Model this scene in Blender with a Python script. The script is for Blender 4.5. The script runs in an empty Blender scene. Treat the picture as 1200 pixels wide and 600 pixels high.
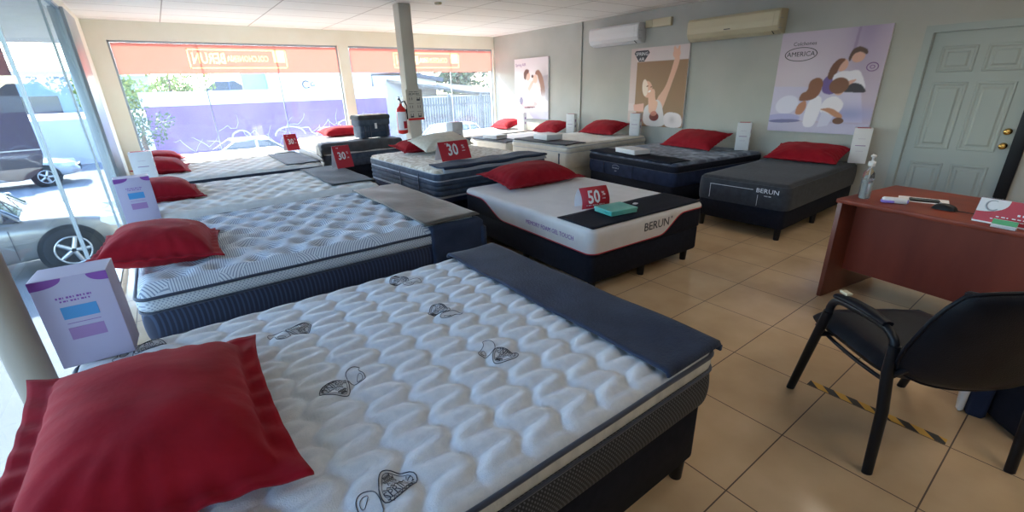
import bpy, math, random
import numpy as np
from mathutils import Matrix, Vector
R = math.radians
PI = math.pi
random.seed(7)
rng = np.random.RandomState(5)
scn = bpy.context.scene
col = scn.collection

# ------------------------------------------------------------ materials
def mat(name, color=(.8, .8, .8), rough=.6, metal=0, spec=.5, sheen=0, trans=0, emit=None, coat=0, alpha=None):
    m = bpy.data.materials.new(name); m.use_nodes = True
    b = m.node_tree.nodes['Principled BSDF']
    b.inputs['Base Color'].default_value = (*color, 1)
    b.inputs['Roughness'].default_value = rough
    b.inputs['Metallic'].default_value = metal
    b.inputs['Specular IOR Level'].default_value = spec
    b.inputs['Sheen Weight'].default_value = sheen
    b.inputs['Transmission Weight'].default_value = trans
    b.inputs['Coat Weight'].default_value = coat
    if emit:
        b.inputs['Emission Color'].default_value = (*emit[0], 1); b.inputs['Emission Strength'].default_value = emit[1]
    return m

def nd(m, t, **kw):
    n = m.node_tree.nodes.new(t)
    for k, v in kw.items():
        if k in n.inputs: n.inputs[k].default_value = v
        else: setattr(n, k, v)
    return n
def lk(m, a, b): m.node_tree.links.new(a, b)
def bsdf(m): return m.node_tree.nodes['Principled BSDF']

def vary(m, c1, c2, scale=5, detail=4, coords='Object', bump=0, bscale=None, p0=.35, p1=.65, stretch=(1, 1, 1)):
    tc = nd(m, 'ShaderNodeTexCoord'); mp = nd(m, 'ShaderNodeMapping'); mp.inputs['Scale'].default_value = stretch
    lk(m, tc.outputs[coords], mp.inputs['Vector'])
    n = nd(m, 'ShaderNodeTexNoise', Scale=scale, Detail=detail); lk(m, mp.outputs[0], n.inputs['Vector'])
    r = nd(m, 'ShaderNodeValToRGB'); r.color_ramp.elements[0].color = (*c1, 1); r.color_ramp.elements[1].color = (*c2, 1)
    r.color_ramp.elements[0].position = p0; r.color_ramp.elements[1].position = p1
    lk(m, n.outputs['Fac'], r.inputs['Fac']); lk(m, r.outputs[0], bsdf(m).inputs['Base Color'])
    if bump:
        n2 = nd(m, 'ShaderNodeTexNoise', Scale=bscale or scale * 8, Detail=3); lk(m, mp.outputs[0], n2.inputs['Vector'])
        bp = nd(m, 'ShaderNodeBump', Strength=bump, Distance=.01); lk(m, n2.outputs['Fac'], bp.inputs['Height'])
        lk(m, bp.outputs[0], bsdf(m).inputs['Normal'])
    return m

def mathn(m, op, a, b=None, c=None):
    n = m.node_tree.nodes.new('ShaderNodeMath'); n.operation = op
    for i, v in enumerate((a, b, c)):
        if v is None: continue
        if isinstance(v, (int, float)): n.inputs[i].default_value = v
        else: lk(m, v, n.inputs[i])
    return n.outputs[0]

def grid_mask(m, X, Y, px, py, x0, y0, w):
    def line(v, p, o):
        f = mathn(m, 'MODULO', mathn(m, 'ADD', mathn(m, 'DIVIDE', mathn(m, 'SUBTRACT', v, o), p), 100.5), 1.0)
        return mathn(m, 'LESS_THAN', mathn(m, 'MULTIPLY', mathn(m, 'ABSOLUTE', mathn(m, 'SUBTRACT', f, .5)), p), w / 2)
    return mathn(m, 'MAXIMUM', line(X, px, x0), line(Y, py, y0))

M = {}
# floor tiles
TILE = .4895
m = M['floor'] = mat('floor_tile', rough=.16, spec=.5)
g = nd(m, 'ShaderNodeNewGeometry'); s = nd(m, 'ShaderNodeSeparateXYZ'); lk(m, g.outputs['Position'], s.inputs[0])
mk = grid_mask(m, s.outputs['X'], s.outputs['Y'], TILE, TILE, 1.959, .094, .0055)
n1 = nd(m, 'ShaderNodeTexNoise', Scale=2.2, Detail=6); lk(m, g.outputs['Position'], n1.inputs['Vector'])
r = nd(m, 'ShaderNodeValToRGB'); r.color_ramp.elements[0].color = (.52, .36, .205, 1); r.color_ramp.elements[1].color = (.68, .49, .30, 1)
r.color_ramp.elements[0].position = .3; r.color_ramp.elements[1].position = .7
lk(m, n1.outputs['Fac'], r.inputs['Fac'])
mx = nd(m, 'ShaderNodeMix', data_type='RGBA'); lk(m, mk, mx.inputs['Factor']); lk(m, r.outputs[0], mx.inputs['A']); mx.inputs['B'].default_value = (.10, .065, .04, 1)
lk(m, mx.outputs['Result'], bsdf(m).inputs['Base Color'])
lk(m, mathn(m, 'ADD', mathn(m, 'MULTIPLY', mk, .5), .17), bsdf(m).inputs['Roughness'])
# ceiling
m = M['ceiling'] = mat('ceiling_tile', rough=.85)
g = nd(m, 'ShaderNodeNewGeometry'); s = nd(m, 'ShaderNodeSeparateXYZ'); lk(m, g.outputs['Position'], s.inputs[0])
mk = grid_mask(m, s.outputs['X'], s.outputs['Y'], 1.22, .61, .35, .1, .014)
n1 = nd(m, 'ShaderNodeTexNoise', Scale=60, Detail=4); lk(m, g.outputs['Position'], n1.inputs['Vector'])
r = nd(m, 'ShaderNodeValToRGB'); r.color_ramp.elements[0].color = (.82, .80, .74, 1); r.color_ramp.elements[1].color = (.90, .88, .83, 1)
lk(m, n1.outputs['Fac'], r.inputs['Fac'])
mx = nd(m, 'ShaderNodeMix', data_type='RGBA'); lk(m, mk, mx.inputs['Factor']); lk(m, r.outputs[0], mx.inputs['A']); mx.inputs['B'].default_value = (.42, .38, .33, 1)
lk(m, mx.outputs['Result'], bsdf(m).inputs['Base Color'])
bp = nd(m, 'ShaderNodeBump', Strength=.6, Distance=.01, invert=True); lk(m, mk, bp.inputs['Height']); lk(m, bp.outputs[0], bsdf(m).inputs['Normal'])

M['wall'] = vary(mat('wall_paint', rough=.75), (.42, .425, .39), (.47, .47, .43), 1.5, 5, bump=.05, bscale=150)
M['cream'] = vary(mat('cream_paint', rough=.7), (.88, .84, .70), (.92, .89, .77), 2, 4)
M['column'] = vary(mat('column_paint', rough=.6), (.52, .48, .40), (.58, .54, .455), 2, 4)
M['door'] = vary(mat('door_paint', rough=.45), (.33, .375, .365), (.37, .415, .40), 1.2, 3)
M['alu'] = mat('aluminium', (.42, .47, .50), .35, .6)
M['steel'] = mat('brushed_steel', (.55, .48, .42), .35, .9)
M['brass'] = mat('brass', (.75, .5, .16), .22, 1)
M['black'] = mat('black_plastic', (.009, .009, .011), .45, spec=.25)
M['darkmetal'] = mat('black_metal', (.008, .009, .012), .4, spec=.25)
M['white'] = mat('white_plastic', (.72, .72, .72), .35)
M['offwhite'] = mat('aged_plastic', (.60, .53, .36), .4)
M['paper'] = mat('paper', (.75, .75, .77), .6)
M['ink'] = mat('ink', (.05, .05, .06), .6)
M['rubber'] = mat('rubber', (.02, .02, .02), .8)
# glass pane: thin clear glass with surface reflection
def glassmat(name, tint=(.93, .97, .97), haze=0, refl=.17):
    m = bpy.data.materials.new(name); m.use_nodes = True; nt = m.node_tree; nt.nodes.clear()
    o = nd(m, 'ShaderNodeOutputMaterial'); t = nd(m, 'ShaderNodeBsdfTransparent'); t.inputs[0].default_value = (*tint, 1)
    gl = nd(m, 'ShaderNodeBsdfGlossy'); gl.inputs['Roughness'].default_value = .0; gl.inputs[0].default_value = (.95, .97, 1, 1)
    f = nd(m, 'ShaderNodeFresnel', IOR=1.5)
    x = nd(m, 'ShaderNodeMixShader'); lk(m, mathn(m, 'MINIMUM', mathn(m, 'MULTIPLY', f.outputs[0], .8), refl), x.inputs[0])
    lk(m, t.outputs[0], x.inputs[1]); lk(m, gl.outputs[0], x.inputs[2])
    if haze:
        d = nd(m, 'ShaderNodeBsdfDiffuse'); d.inputs[0].default_value = (.8, .82, .85, 1)
        x2 = nd(m, 'ShaderNodeMixShader'); x2.inputs[0].default_value = haze
        lk(m, x.outputs[0], x2.inputs[1]); lk(m, d.outputs[0], x2.inputs[2]); x = x2
    lk(m, x.outputs[0], o.inputs[0]); return m
M['glass'] = glassmat('window_glass', tint=(.64, .70, .73), haze=.012, refl=.055)
M['glass_front'] = glassmat('front_window_glass', haze=.09)
# fabrics
M['quilt_a'] = vary(mat('quilted_knit', rough=.85, sheen=.3), (.60, .63, .66), (.68, .70, .72), 40, 3, bump=.25, bscale=260)
def chevron(name, base, line, scale, dist=6, thr=.58, rough=.85):
    m = mat(name, rough=rough, sheen=.2)
    tc = nd(m, 'ShaderNodeTexCoord')
    vo = nd(m, 'ShaderNodeTexVoronoi', Scale=5.2, voronoi_dimensions='2D'); lk(m, tc.outputs['Object'], vo.inputs['Vector'])
    sv = nd(m, 'ShaderNodeSeparateXYZ'); lk(m, tc.outputs['Object'], sv.inputs[0])
    so = nd(m, 'ShaderNodeSeparateXYZ'); lk(m, vo.outputs['Color'], so.inputs[0])
    ang = mathn(m, 'MULTIPLY', mathn(m, 'FLOOR', mathn(m, 'MULTIPLY', so.outputs[0], 4)), PI / 4)
    w = mathn(m, 'ADD', mathn(m, 'MULTIPLY', sv.outputs[0], mathn(m, 'COSINE', ang)), mathn(m, 'MULTIPLY', sv.outputs[1], mathn(m, 'SINE', ang)))
    f = mathn(m, 'SINE', mathn(m, 'ADD', mathn(m, 'MULTIPLY', w, scale), mathn(m, 'MULTIPLY', vo.outputs['Distance'], dist)))
    r = nd(m, 'ShaderNodeValToRGB'); r.color_ramp.elements[0].color = (*base, 1); r.color_ramp.elements[1].color = (*line, 1)
    r.color_ramp.elements[0].position = thr; r.color_ramp.elements[1].position = thr + .2
    lk(m, mathn(m, 'MULTIPLY_ADD', f, .5, .5), r.inputs['Fac']); lk(m, r.outputs[0], bsdf(m).inputs['Base Color'])
    return m
M['quilt_b'] = chevron('zigzag_knit', (.66, .69, .72), (.25, .29, .36), 520, 7)
M['quilt_c'] = vary(mat('cream_knit', rough=.85, sheen=.2), (.70, .68, .63), (.78, .77, .73), 14, 4, bump=.2, bscale=200)
M['quilt_g'] = vary(mat('beige_printed_knit', rough=.85, sheen=.2), (.45, .38, .28), (.68, .64, .56), 16, 3, p0=.42, p1=.55)
M['quilt_i'] = vary(mat('marbled_navy_knit', rough=.75, sheen=.2), (.035, .05, .09), (.20, .24, .31), 7, 5, p0=.45, p1=.62)
M['foam_white'] = vary(mat('white_stretch_knit', rough=.8, sheen=.2), (.66, .63, .60), (.71, .68, .65), 8, 3, bump=.1, bscale=300)
M['ivory'] = vary(mat('ivory_knit', rough=.8, sheen=.2), (.60, .57, .48), (.67, .64, .56), 8, 3, bump=.15, bscale=160)
M['charcoal'] = vary(mat('charcoal_stretch_knit', rough=.85, spec=.2, sheen=.1), (.030, .033, .040), (.042, .046, .055), 20, 3, bump=.15, bscale=400)
M['navy'] = vary(mat('navy_border_knit', rough=.8, spec=.2), (.012, .020, .05), (.022, .034, .075), 12, 3, bump=.2, bscale=180)
M['slate'] = vary(mat('slate_border_knit', rough=.8, spec=.25, sheen=.1), (.035, .05, .08), (.06, .08, .115), 12, 3, bump=.2, bscale=180)
M['greyband'] = mat('silver_ribbon', (.38, .41, .46), .6)
M['piping'] = mat('navy_piping', (.018, .026, .05), .6, sheen=.3)
M['baseblack'] = vary(mat('black_base_fabric', rough=.85, spec=.2), (.006, .008, .016), (.010, .012, .022), 30, 2)
M['covernavy'] = vary(mat('navy_cover_fabric', rough=.75, spec=.25, sheen=.08), (.013, .022, .048), (.024, .036, .070), 8, 5, bump=.3, bscale=90)
M['covergrey'] = vary(mat('grey_cover_fabric', rough=.75, spec=.25, sheen=.1), (.035, .038, .046), (.055, .06, .07), 8, 5, bump=.3, bscale=90)
M['covertaupe'] = vary(mat('taupe_satin_cover', rough=.48, spec=.38), (.065, .062, .055), (.13, .12, .105), 3.2, 6, p0=.3, p1=.7, bump=.5, bscale=9)
M['red'] = vary(mat('red_velvet', rough=.85, spec=.15, sheen=.12), (.235, .004, .012), (.30, .007, .016), 9, 4, bump=.35, bscale=14)
bsdf(M['red']).inputs['Sheen Tint'].default_value = (1, .35, .35, 1)
M['leather'] = vary(mat('black_leatherette', rough=.42, spec=.16), (.005, .006, .010), (.008, .010, .015), 8, 3, bump=.15, bscale=220)
# ribbed dark mesh side border
def ribs(name, c1, c2, fx, fz, rough=.7):
    m = mat(name, rough=rough); tc = nd(m, 'ShaderNodeTexCoord'); s = nd(m, 'ShaderNodeSeparateXYZ'); lk(m, tc.outputs['Object'], s.inputs[0])
    xy = mathn(m, 'ADD', s.outputs[0], s.outputs[1])
    a = mathn(m, 'SINE', mathn(m, 'MULTIPLY', xy, fx)); b = mathn(m, 'SINE', mathn(m, 'MULTIPLY', s.outputs[2], fz))
    f = mathn(m, 'MULTIPLY_ADD', mathn(m, 'MULTIPLY', a, b), .5, .5)
    r = nd(m, 'ShaderNodeValToRGB'); r.color_ramp.elements[0].color = (*c1, 1); r.color_ramp.elements[1].color = (*c2, 1)
    r.color_ramp.elements[0].position = .55; r.color_ramp.elements[1].position = .8
    lk(m, f, r.inputs['Fac']); lk(m, r.outputs[0], bsdf(m).inputs['Base Color']); return m
M['mesh_side'] = ribs('dark_3d_mesh', (.012, .015, .022), (.12, .13, .15), 420, 330)
M['dots'] = ribs('dotted_knit', (.55, .58, .60), (.25, .28, .34), 330, 330)
M['navyrib'] = ribs('navy_ribbed', (.012, .018, .042), (.035, .055, .11), 260, 12)
M['gather'] = vary(mat('gathered_satin', rough=.6), (.50, .51, .50), (.64, .64, .61), 22, 3, bump=.6, bscale=60, stretch=(1, 1, .4))
# mahogany
m = M['wood'] = mat('mahogany_laminate', rough=.45, spec=.28)
vary(m, (.14, .024, .013), (.22, .042, .022), 3.5, 6, stretch=(1, 1, .25))
M['woodedge'] = vary(mat('mahogany_edge', rough=.4), (.15, .040, .022), (.20, .055, .03), 6, 4)
M['teal'] = vary(mat('teal_print', rough=.35), (.06, .40, .34), (.18, .52, .44), 5, 3)
M['red_card'] = mat('red_card', (.46, .012, .03), .45)
M['red_paint'] = mat('red_paint', (.62, .02, .02), .3)
M['purple_ink'] = mat('purple_ink', (.20, .05, .30), .5)
M['blue_ink'] = mat('blue_ink', (.05, .25, .52), .5)
M['mauve_ink'] = mat('mauve_ink', (.30, .17, .36), .5)
M['boxlilac'] = mat('lilac_carton', (.42, .385, .52), .5)
M['green_ink'] = mat('green_ink', (.05, .32, .09), .4)
M['yellow'] = mat('yellow_vinyl', (.72, .42, .03), .5)
M['clear'] = mat('clear_plastic', (.9, .95, .97), .06, trans=.95)
bsdf(M['clear']).inputs['IOR'].default_value = 1.3
M['gel'] = mat('clear_gel', (.85, .93, .95), .1, trans=.9)
M['lav'] = mat('lavender_plastic', (.28, .20, .62), .35)

# ------------------------------------------------------------ mesh builder
class MB:
    def __init__(s): s.v = []; s.f = []; s.mi = []; s.sm = []
    def add(s, vs, fs, mi=0, T=None, smooth=False):
        o = len(s.v)
        if T is not None: vs = [tuple(T @ Vector(p)) for p in vs]
        s.v += [tuple(p) for p in vs]
        s.f += [tuple(o + i for i in f) for f in fs]
        s.mi += [mi] * len(fs); s.sm += [smooth] * len(fs)
        return s
    def box(s, x0, x1, y0, y1, z0, z1, mi=0, T=None, b=0):
        if b:
            return s.slab(x0, x1, y0, y1, [(b, z0), (b * .3, z0 + b * .3), (0, z0 + b), (0, z1 - b), (b * .3, z1 - b * .3), (b, z1)], b, mi, T, n=3)
        vs = [(x, y, z) for z in (z0, z1) for y in (y0, y1) for x in (x0, x1)]
        return s.add(vs, [(0, 2, 3, 1), (4, 5, 7, 6), (0, 1, 5, 4), (2, 6, 7, 3), (0, 4, 6, 2), (1, 3, 7, 5)], mi, T)
    def slab(s, x0, x1, y0, y1, prof, r, mi=0, T=None, n=6, caps=(True, True), smooth=True, wob=None):
        """rounded rectangle rings; prof = [(inset, z)...]"""
        rings = []
        for ins, z in prof:
            ring = []; rr = max(r - ins, .001)
            for (cx, cy, a0) in ((x1 - ins - rr, y1 - ins - rr, 0), (x0 + ins + rr, y1 - ins - rr, 90), (x0 + ins + rr, y0 + ins + rr, 180), (x1 - ins - rr, y0 + ins + rr, 270)):
                for k in range(n + 1):
                    a = R(a0 + 90 * k / n); ring.append((cx + rr * math.cos(a), cy + rr * math.sin(a), z))
            rings.append(ring)
        return s.loft(rings, mi, T, caps, smooth)
    def loft(s, rings, mi=0, T=None, caps=(True, True), smooth=True, closed=True):
        n = len(rings[0]); vs = [p for rg in rings for p in rg]; fs = []
        for i in range(len(rings) - 1):
            for j in range(n if closed else n - 1):
                k = (j + 1) % n
                fs.append((i * n + j, i * n + k, (i + 1) * n + k, (i + 1) * n + j))
        s.add(vs, fs, mi, T, smooth)
        if closed and caps[0]: s.add(rings[0], [tuple(range(n))[::-1]], mi, T)
        if closed and caps[1]: s.add(rings[-1], [tuple(range(n))], mi, T)
        return s
    def cyl(s, p0, p1, r0, r1=None, n=16, mi=0, T=None, caps=True, smooth=True):
        r1 = r0 if r1 is None else r1
        return s.tube([p0, p1], [r0, r1], n, mi, T, caps, smooth)
    def tube(s, pts, rad, n=10, mi=0, T=None, caps=True, smooth=True, closed=False, flat=1):
        pts = [Vector(p) for p in pts]; N = len(pts)
        if isinstance(rad, (int, float)): rad = [rad] * N
        up = None; rings = []
        for i, p in enumerate(pts):
            if closed: d = pts[(i + 1) % N] - pts[i - 1]
            else: d = pts[min(i + 1, N - 1)] - pts[max(i - 1, 0)]
            d.normalize()
            if up is None:
                up = Vector((0, 0, 1)) if abs(d.z) < .9 else Vector((0, 1, 0))
            sd = d.cross(up).normalized(); up = sd.cross(d).normalized()
            rings.append([tuple(p + rad[i] * (math.cos(2 * PI * k / n) * sd + flat * math.sin(2 * PI * k / n) * up)) for k in range(n)])
        if closed: rings.append(rings[0]); caps = False
        return s.loft(rings, mi, T, (caps, caps), smooth)
    def lathe(s, prof, n=24, mi=0, T=None, smooth=True):
        rings = [[(max(r, 1e-4) * math.cos(2 * PI * k / n), max(r, 1e-4) * math.sin(2 * PI * k / n), z) for k in range(n)] for r, z in prof]
        return s.loft(rings, mi, T, (True, True), smooth)
    def prism(s, pts, z0, z1, mi=0, T=None):
        n = len(pts)
        vs = [(x, y, z0) for x, y in pts] + [(x, y, z1) for x, y in pts]
        return s.add(vs, [tuple(range(n))[::-1], tuple(range(n, 2 * n))] + [(i, (i + 1) % n, n + (i + 1) % n, n + i) for i in range(n)], mi, T)
    def grid(s, fn, nu, nv, mi=0, T=None, smooth=True):
        vs = [fn(i / nu, j / nv) for j in range(nv + 1) for i in range(nu + 1)]
        fs = [(j * (nu + 1) + i, j * (nu + 1) + i + 1, (j + 1) * (nu + 1) + i + 1, (j + 1) * (nu + 1) + i) for j in range(nv) for i in range(nu)]
        return s.add(vs, fs, mi, T, smooth)
    def text(s, body, size, T, ext=.0004, mi=0, align='CENTER', sx=1.0, bold=0):
        cu = bpy.data.curves.new('t', 'FONT'); cu.body = body; cu.size = size; cu.extrude = ext; cu.offset = bold * size; cu.align_x = align; cu.align_y = 'CENTER'; cu.resolution_u = 2
        ob = bpy.data.objects.new('t', cu); col.objects.link(ob)
        dg = bpy.context.evaluated_depsgraph_get(); dg.update()
        me = bpy.data.meshes.new_from_object(ob.evaluated_get(dg))
        s.add([(v.co.x * sx, v.co.y, v.co.z) for v in me.vertices], [tuple(p.vertices) for p in me.polygons], mi, T)
        bpy.data.objects.remove(ob); bpy.data.curves.remove(cu); bpy.data.meshes.remove(me)
        return s
    def marks(s, w, h, T, n=6, ext=.0004):
        # a row of small unreadable print strokes
        for i in range(n):
            a = -w / 2 + w * i / n; q = w / n * (.55 + .25 * math.sin(i * 2.3))
            s.box(a, a + q, -h / 2, h / 2, -ext, ext, T=T)
        return s
    def build(s, name, mats, parent=None, loc=None, rot=None, weld=False):
        me = bpy.data.meshes.new(name)
        me.from_pydata(s.v, [], s.f)
        if not isinstance(mats, (list, tuple)): mats = [mats]
        for m_ in mats: me.materials.append(m_)
        me.polygons.foreach_set('material_index', s.mi)
        me.polygons.foreach_set('use_smooth', s.sm)
        me.update()
        o = bpy.data.objects.new(name, me); col.objects.link(o)
        if parent is not None: o.parent = parent
        if loc is not None: o.location = loc
        if rot is not None: o.rotation_euler = rot
        return o

def thing(name, label, cat, loc=(0, 0, 0), rotz=0, group=None):
    o = bpy.data.objects.new(name, None); col.objects.link(o); o.empty_display_size = .1
    o.location = loc; o.rotation_euler = (0, 0, rotz); o['label'] = label; o['category'] = cat
    if group: o['group'] = group
    return o
def tag(o, label, cat, group=None):
    o['label'] = label; o['category'] = cat
    if group: o['group'] = group
    return o
def struct(o): o['kind'] = 'structure'; return o
def Tm(loc=(0, 0, 0), rx=0, ry=0, rz=0, s=1):
    return Matrix.Translation(loc) @ Matrix.Rotation(rz, 4, 'Z') @ Matrix.Rotation(ry, 4, 'Y') @ Matrix.Rotation(rx, 4, 'X') @ Matrix.Scale(s, 4)

# ------------------------------------------------------------ the room
ZC = 2.62; XR = 6.7; YF = 9.55; XL = -.60; YB = -3.0; GZ = -1.2
struct(MB().box(XL - .1, XR + .15, YB - .15, YF + .2, -.12, 0).build('floor', M['floor']))
struct(MB().box(XL - .15, XR + .15, YB - .15, YF + .2, ZC, ZC + .12).build('ceiling', M['ceiling']))
DY0, DY1, DZ = .655, 1.494, 1.945   # door opening
w = MB(); w.box(XR, XR + .14, DY1, YF + .2, 0, ZC); w.box(XR, XR + .14, YB - .15, DY0 - .1, 0, ZC); w.box(XR, XR + .14, DY0 - .1, DY1, DZ, ZC)
w.box(XR + .13, XR + .14, DY0 - .1, DY1, 0, DZ)
struct(w.build('wall_right', M['wall']))
struct(MB().box(XL - .15, XR + .14, YB - .15, YB, 0, ZC).build('wall_back', M['wall']))
# front wall: soffit above, pier between windows, end returns
WH = 2.355; SILL = .12
w = MB(); w.box(XL, XR, YF, YF + .16, WH, ZC); w.box(XL, XR, YF, YF + .16, 0, SILL)
w.box(3.04, 3.235, YF - .02, YF + .16, SILL, WH); w.box(XL, -.37, YF, YF + .16, SILL, WH); w.box(6.66, XR, YF, YF + .16, SILL, WH)
struct(w.build('wall_front', M['cream']))
# left wall: glass front with header, solid pier at the far corner
w = MB(); w.box(XL - .12, XL, 8.45, YF + .16, 0, ZC); w.box(XL - .12, XL, YB, 8.45, 2.5, ZC); w.box(XL - .12, XL, YB, .3, 0, 2.5)
struct(w.build('wall_left', M['cream']))
# plinth under the shop
struct(MB().box(XL - .12, XR + .14, YB - .15, YF + .17, GZ, -.125).build('plinth', M['column']))

def window(n, x0, x1, joints, z0, z1, gm, axis='x', pos=0, fm=M['alu']):
    f = MB(); t = .028; d = .05
    def bar(a0, a1, z0_, z1_, dd=d):
        if axis == 'x': f.box(a0, a1, pos, pos + dd, z0_, z1_)
        else: f.box(pos - dd, pos, a0, a1, z0_, z1_)
    bar(x0, x1, z1 - t, z1); bar(x0, x1, z0, z0 + t); bar(x0, x0 + t, z0, z1); bar(x1 - t, x1, z0, z1)
    fr = struct(f.build('window_%d' % n, fm))
    g_ = MB()
    if axis == 'x': g_.box(x0 + .01, x1 - .01, pos + .02, pos + .028, z0 + .01, z1 - .01)
    else: g_.box(pos - .03, pos - .022, x0 + .01, x1 - .01, z0 + .01, z1 - .01)
    go = g_.build('glass_pane', gm, fr)
    for j in joints:
        b = MB()
        if axis == 'x': b.box(j - .007, j + .007, pos + .012, pos + .036, z0 + .02, z1 - .02)
        else: b.box(pos - .036, pos - .014, j - .006, j + .006, z0 + .02, z1 - .02)
        b.build('glass_joint', M['alu'], fr)
    return fr
window(1, -.37, 3.04, [.75, 1.92], SILL, WH, M['glass_front'], 'x', YF + .05)
window(2, 3.235, 6.66, [5.52], SILL, WH, M['glass_front'], 'x', YF + .05)
window(3, .3, 7.45, [4.1, 6.25], .04, 2.5, M['glass'], 'y', XL)
# grey aluminium box post between side glass and far pier
struct(MB().box(XL - .10, XL + .03, 7.45, 8.45, 0, 2.5, b=.006).build('trim_1', M['alu']))
struct(MB().box(XL + .004, XL + .012, 8.02, 8.035, 0, 2.5).build('trim_2', M['black']))
bs = MB(); bs.box(XR - .012, XR, DY1 + .08, YF, 0, .08)
struct(bs.build('baseboard_right', M['wall']))
struct(MB().box(-2.3, XL - .13, -1.5, 12.5, 2.52, 2.66).build('canopy_outside', M['column']))
# column
struct(MB().box(2.885, 3.065, 6.3, 6.48, 0, ZC, b=.008).build('column', M['column']))
# conduit on wall
c = MB(); c.cyl((XR - .014, 6.64, 0), (XR - .014, 6.64, ZC), .011, n=10)
c.box(XR - .03, XR, 6.62, 6.66, 2.5, 2.55)
tag(c.build('conduit', M['wall']), 'thin grey vertical conduit pipe up the right wall beside white air conditioner', 'pipe')

# door: six panels
dr = struct(MB().box(XR + .02, XR + .06, DY0, DY1, 0.01, DZ).build('door_1', M['door']))
pn = []
for (a0, a1) in ((DY0 + .11, DY0 + .385), (DY0 + .465, DY0 + .735)):
    for (z0, z1) in ((.18, .62), (.78, 1.45), (1.56, 1.80)):
        b = MB(); x = XR + .02
        # recessed moulding frame + raised field
        for k, (i0, i1, dx0, dx1) in enumerate(((0, .018, 0, .012), (.018, .034, .012, .0))):
            pass
        def rect(i, xx): return [(xx, a0 + i, z0 + i), (xx, a1 - i, z0 + i), (xx, a1 - i, z1 - i), (xx, a0 + i, z1 - i)]
        rg = [rect(-.006, x - .001), rect(0, x - .008), rect(.012, x - .008), rect(.024, x - .0015), rect(.045, x - .0015), rect(.062, x - .010)]
        b.loft(rg, caps=(False, True), smooth=False)
        b.build('door_panel', M['door'], dr)
for z in (.845, .985):
    k = MB(); T = Tm((XR + .02, DY0 + .055, z), ry=-PI / 2)
    k.lathe([(.03, 0), (.032, .006), (.012, .01), (.012, .03), (.027, .04), (.030, .052), (.024, .064), (.008, .068)], 20, T=T)
    k.build('door_knob', M['brass'], dr)
# casing & dark jamb
w = MB()
w.box(XR - .018, XR, DY1, DY1 + .07, 0, DZ + .07); w.box(XR - .018, XR, DY0 - .1, DY1, DZ, DZ + .07); w.box(XR - .006, XR + .06, DY1 - .008, DY1 + .004, 0, DZ)
struct(w.build('trim_3', M['door']))
struct(MB().box(XR - .05, XR + .06, DY0 - .10, DY0 - .004, 0, DZ + .06, b=.006).build('trim_4', M['darkmetal']))
struct(MB().box(XR + .0, XR + .02, DY1 - .007, DY1 - .001, 0.01, DZ - .002).build('trim_5', M['ink']))

# near round post by the side glass
pm = MB(); pm.cyl((-.535, 1.97, 0), (-.535, 1.97, 2.5), .05, n=28); pm.cyl((-.535, 1.97, 0), (-.535, 1.97, .02), .07, n=28)
tag(pm.build('support_post', mat('tan_post_paint', (.30, .25, .19), .45)), 'tan round metal post standing at the side glass behind the nearest pillow', 'post')

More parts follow.
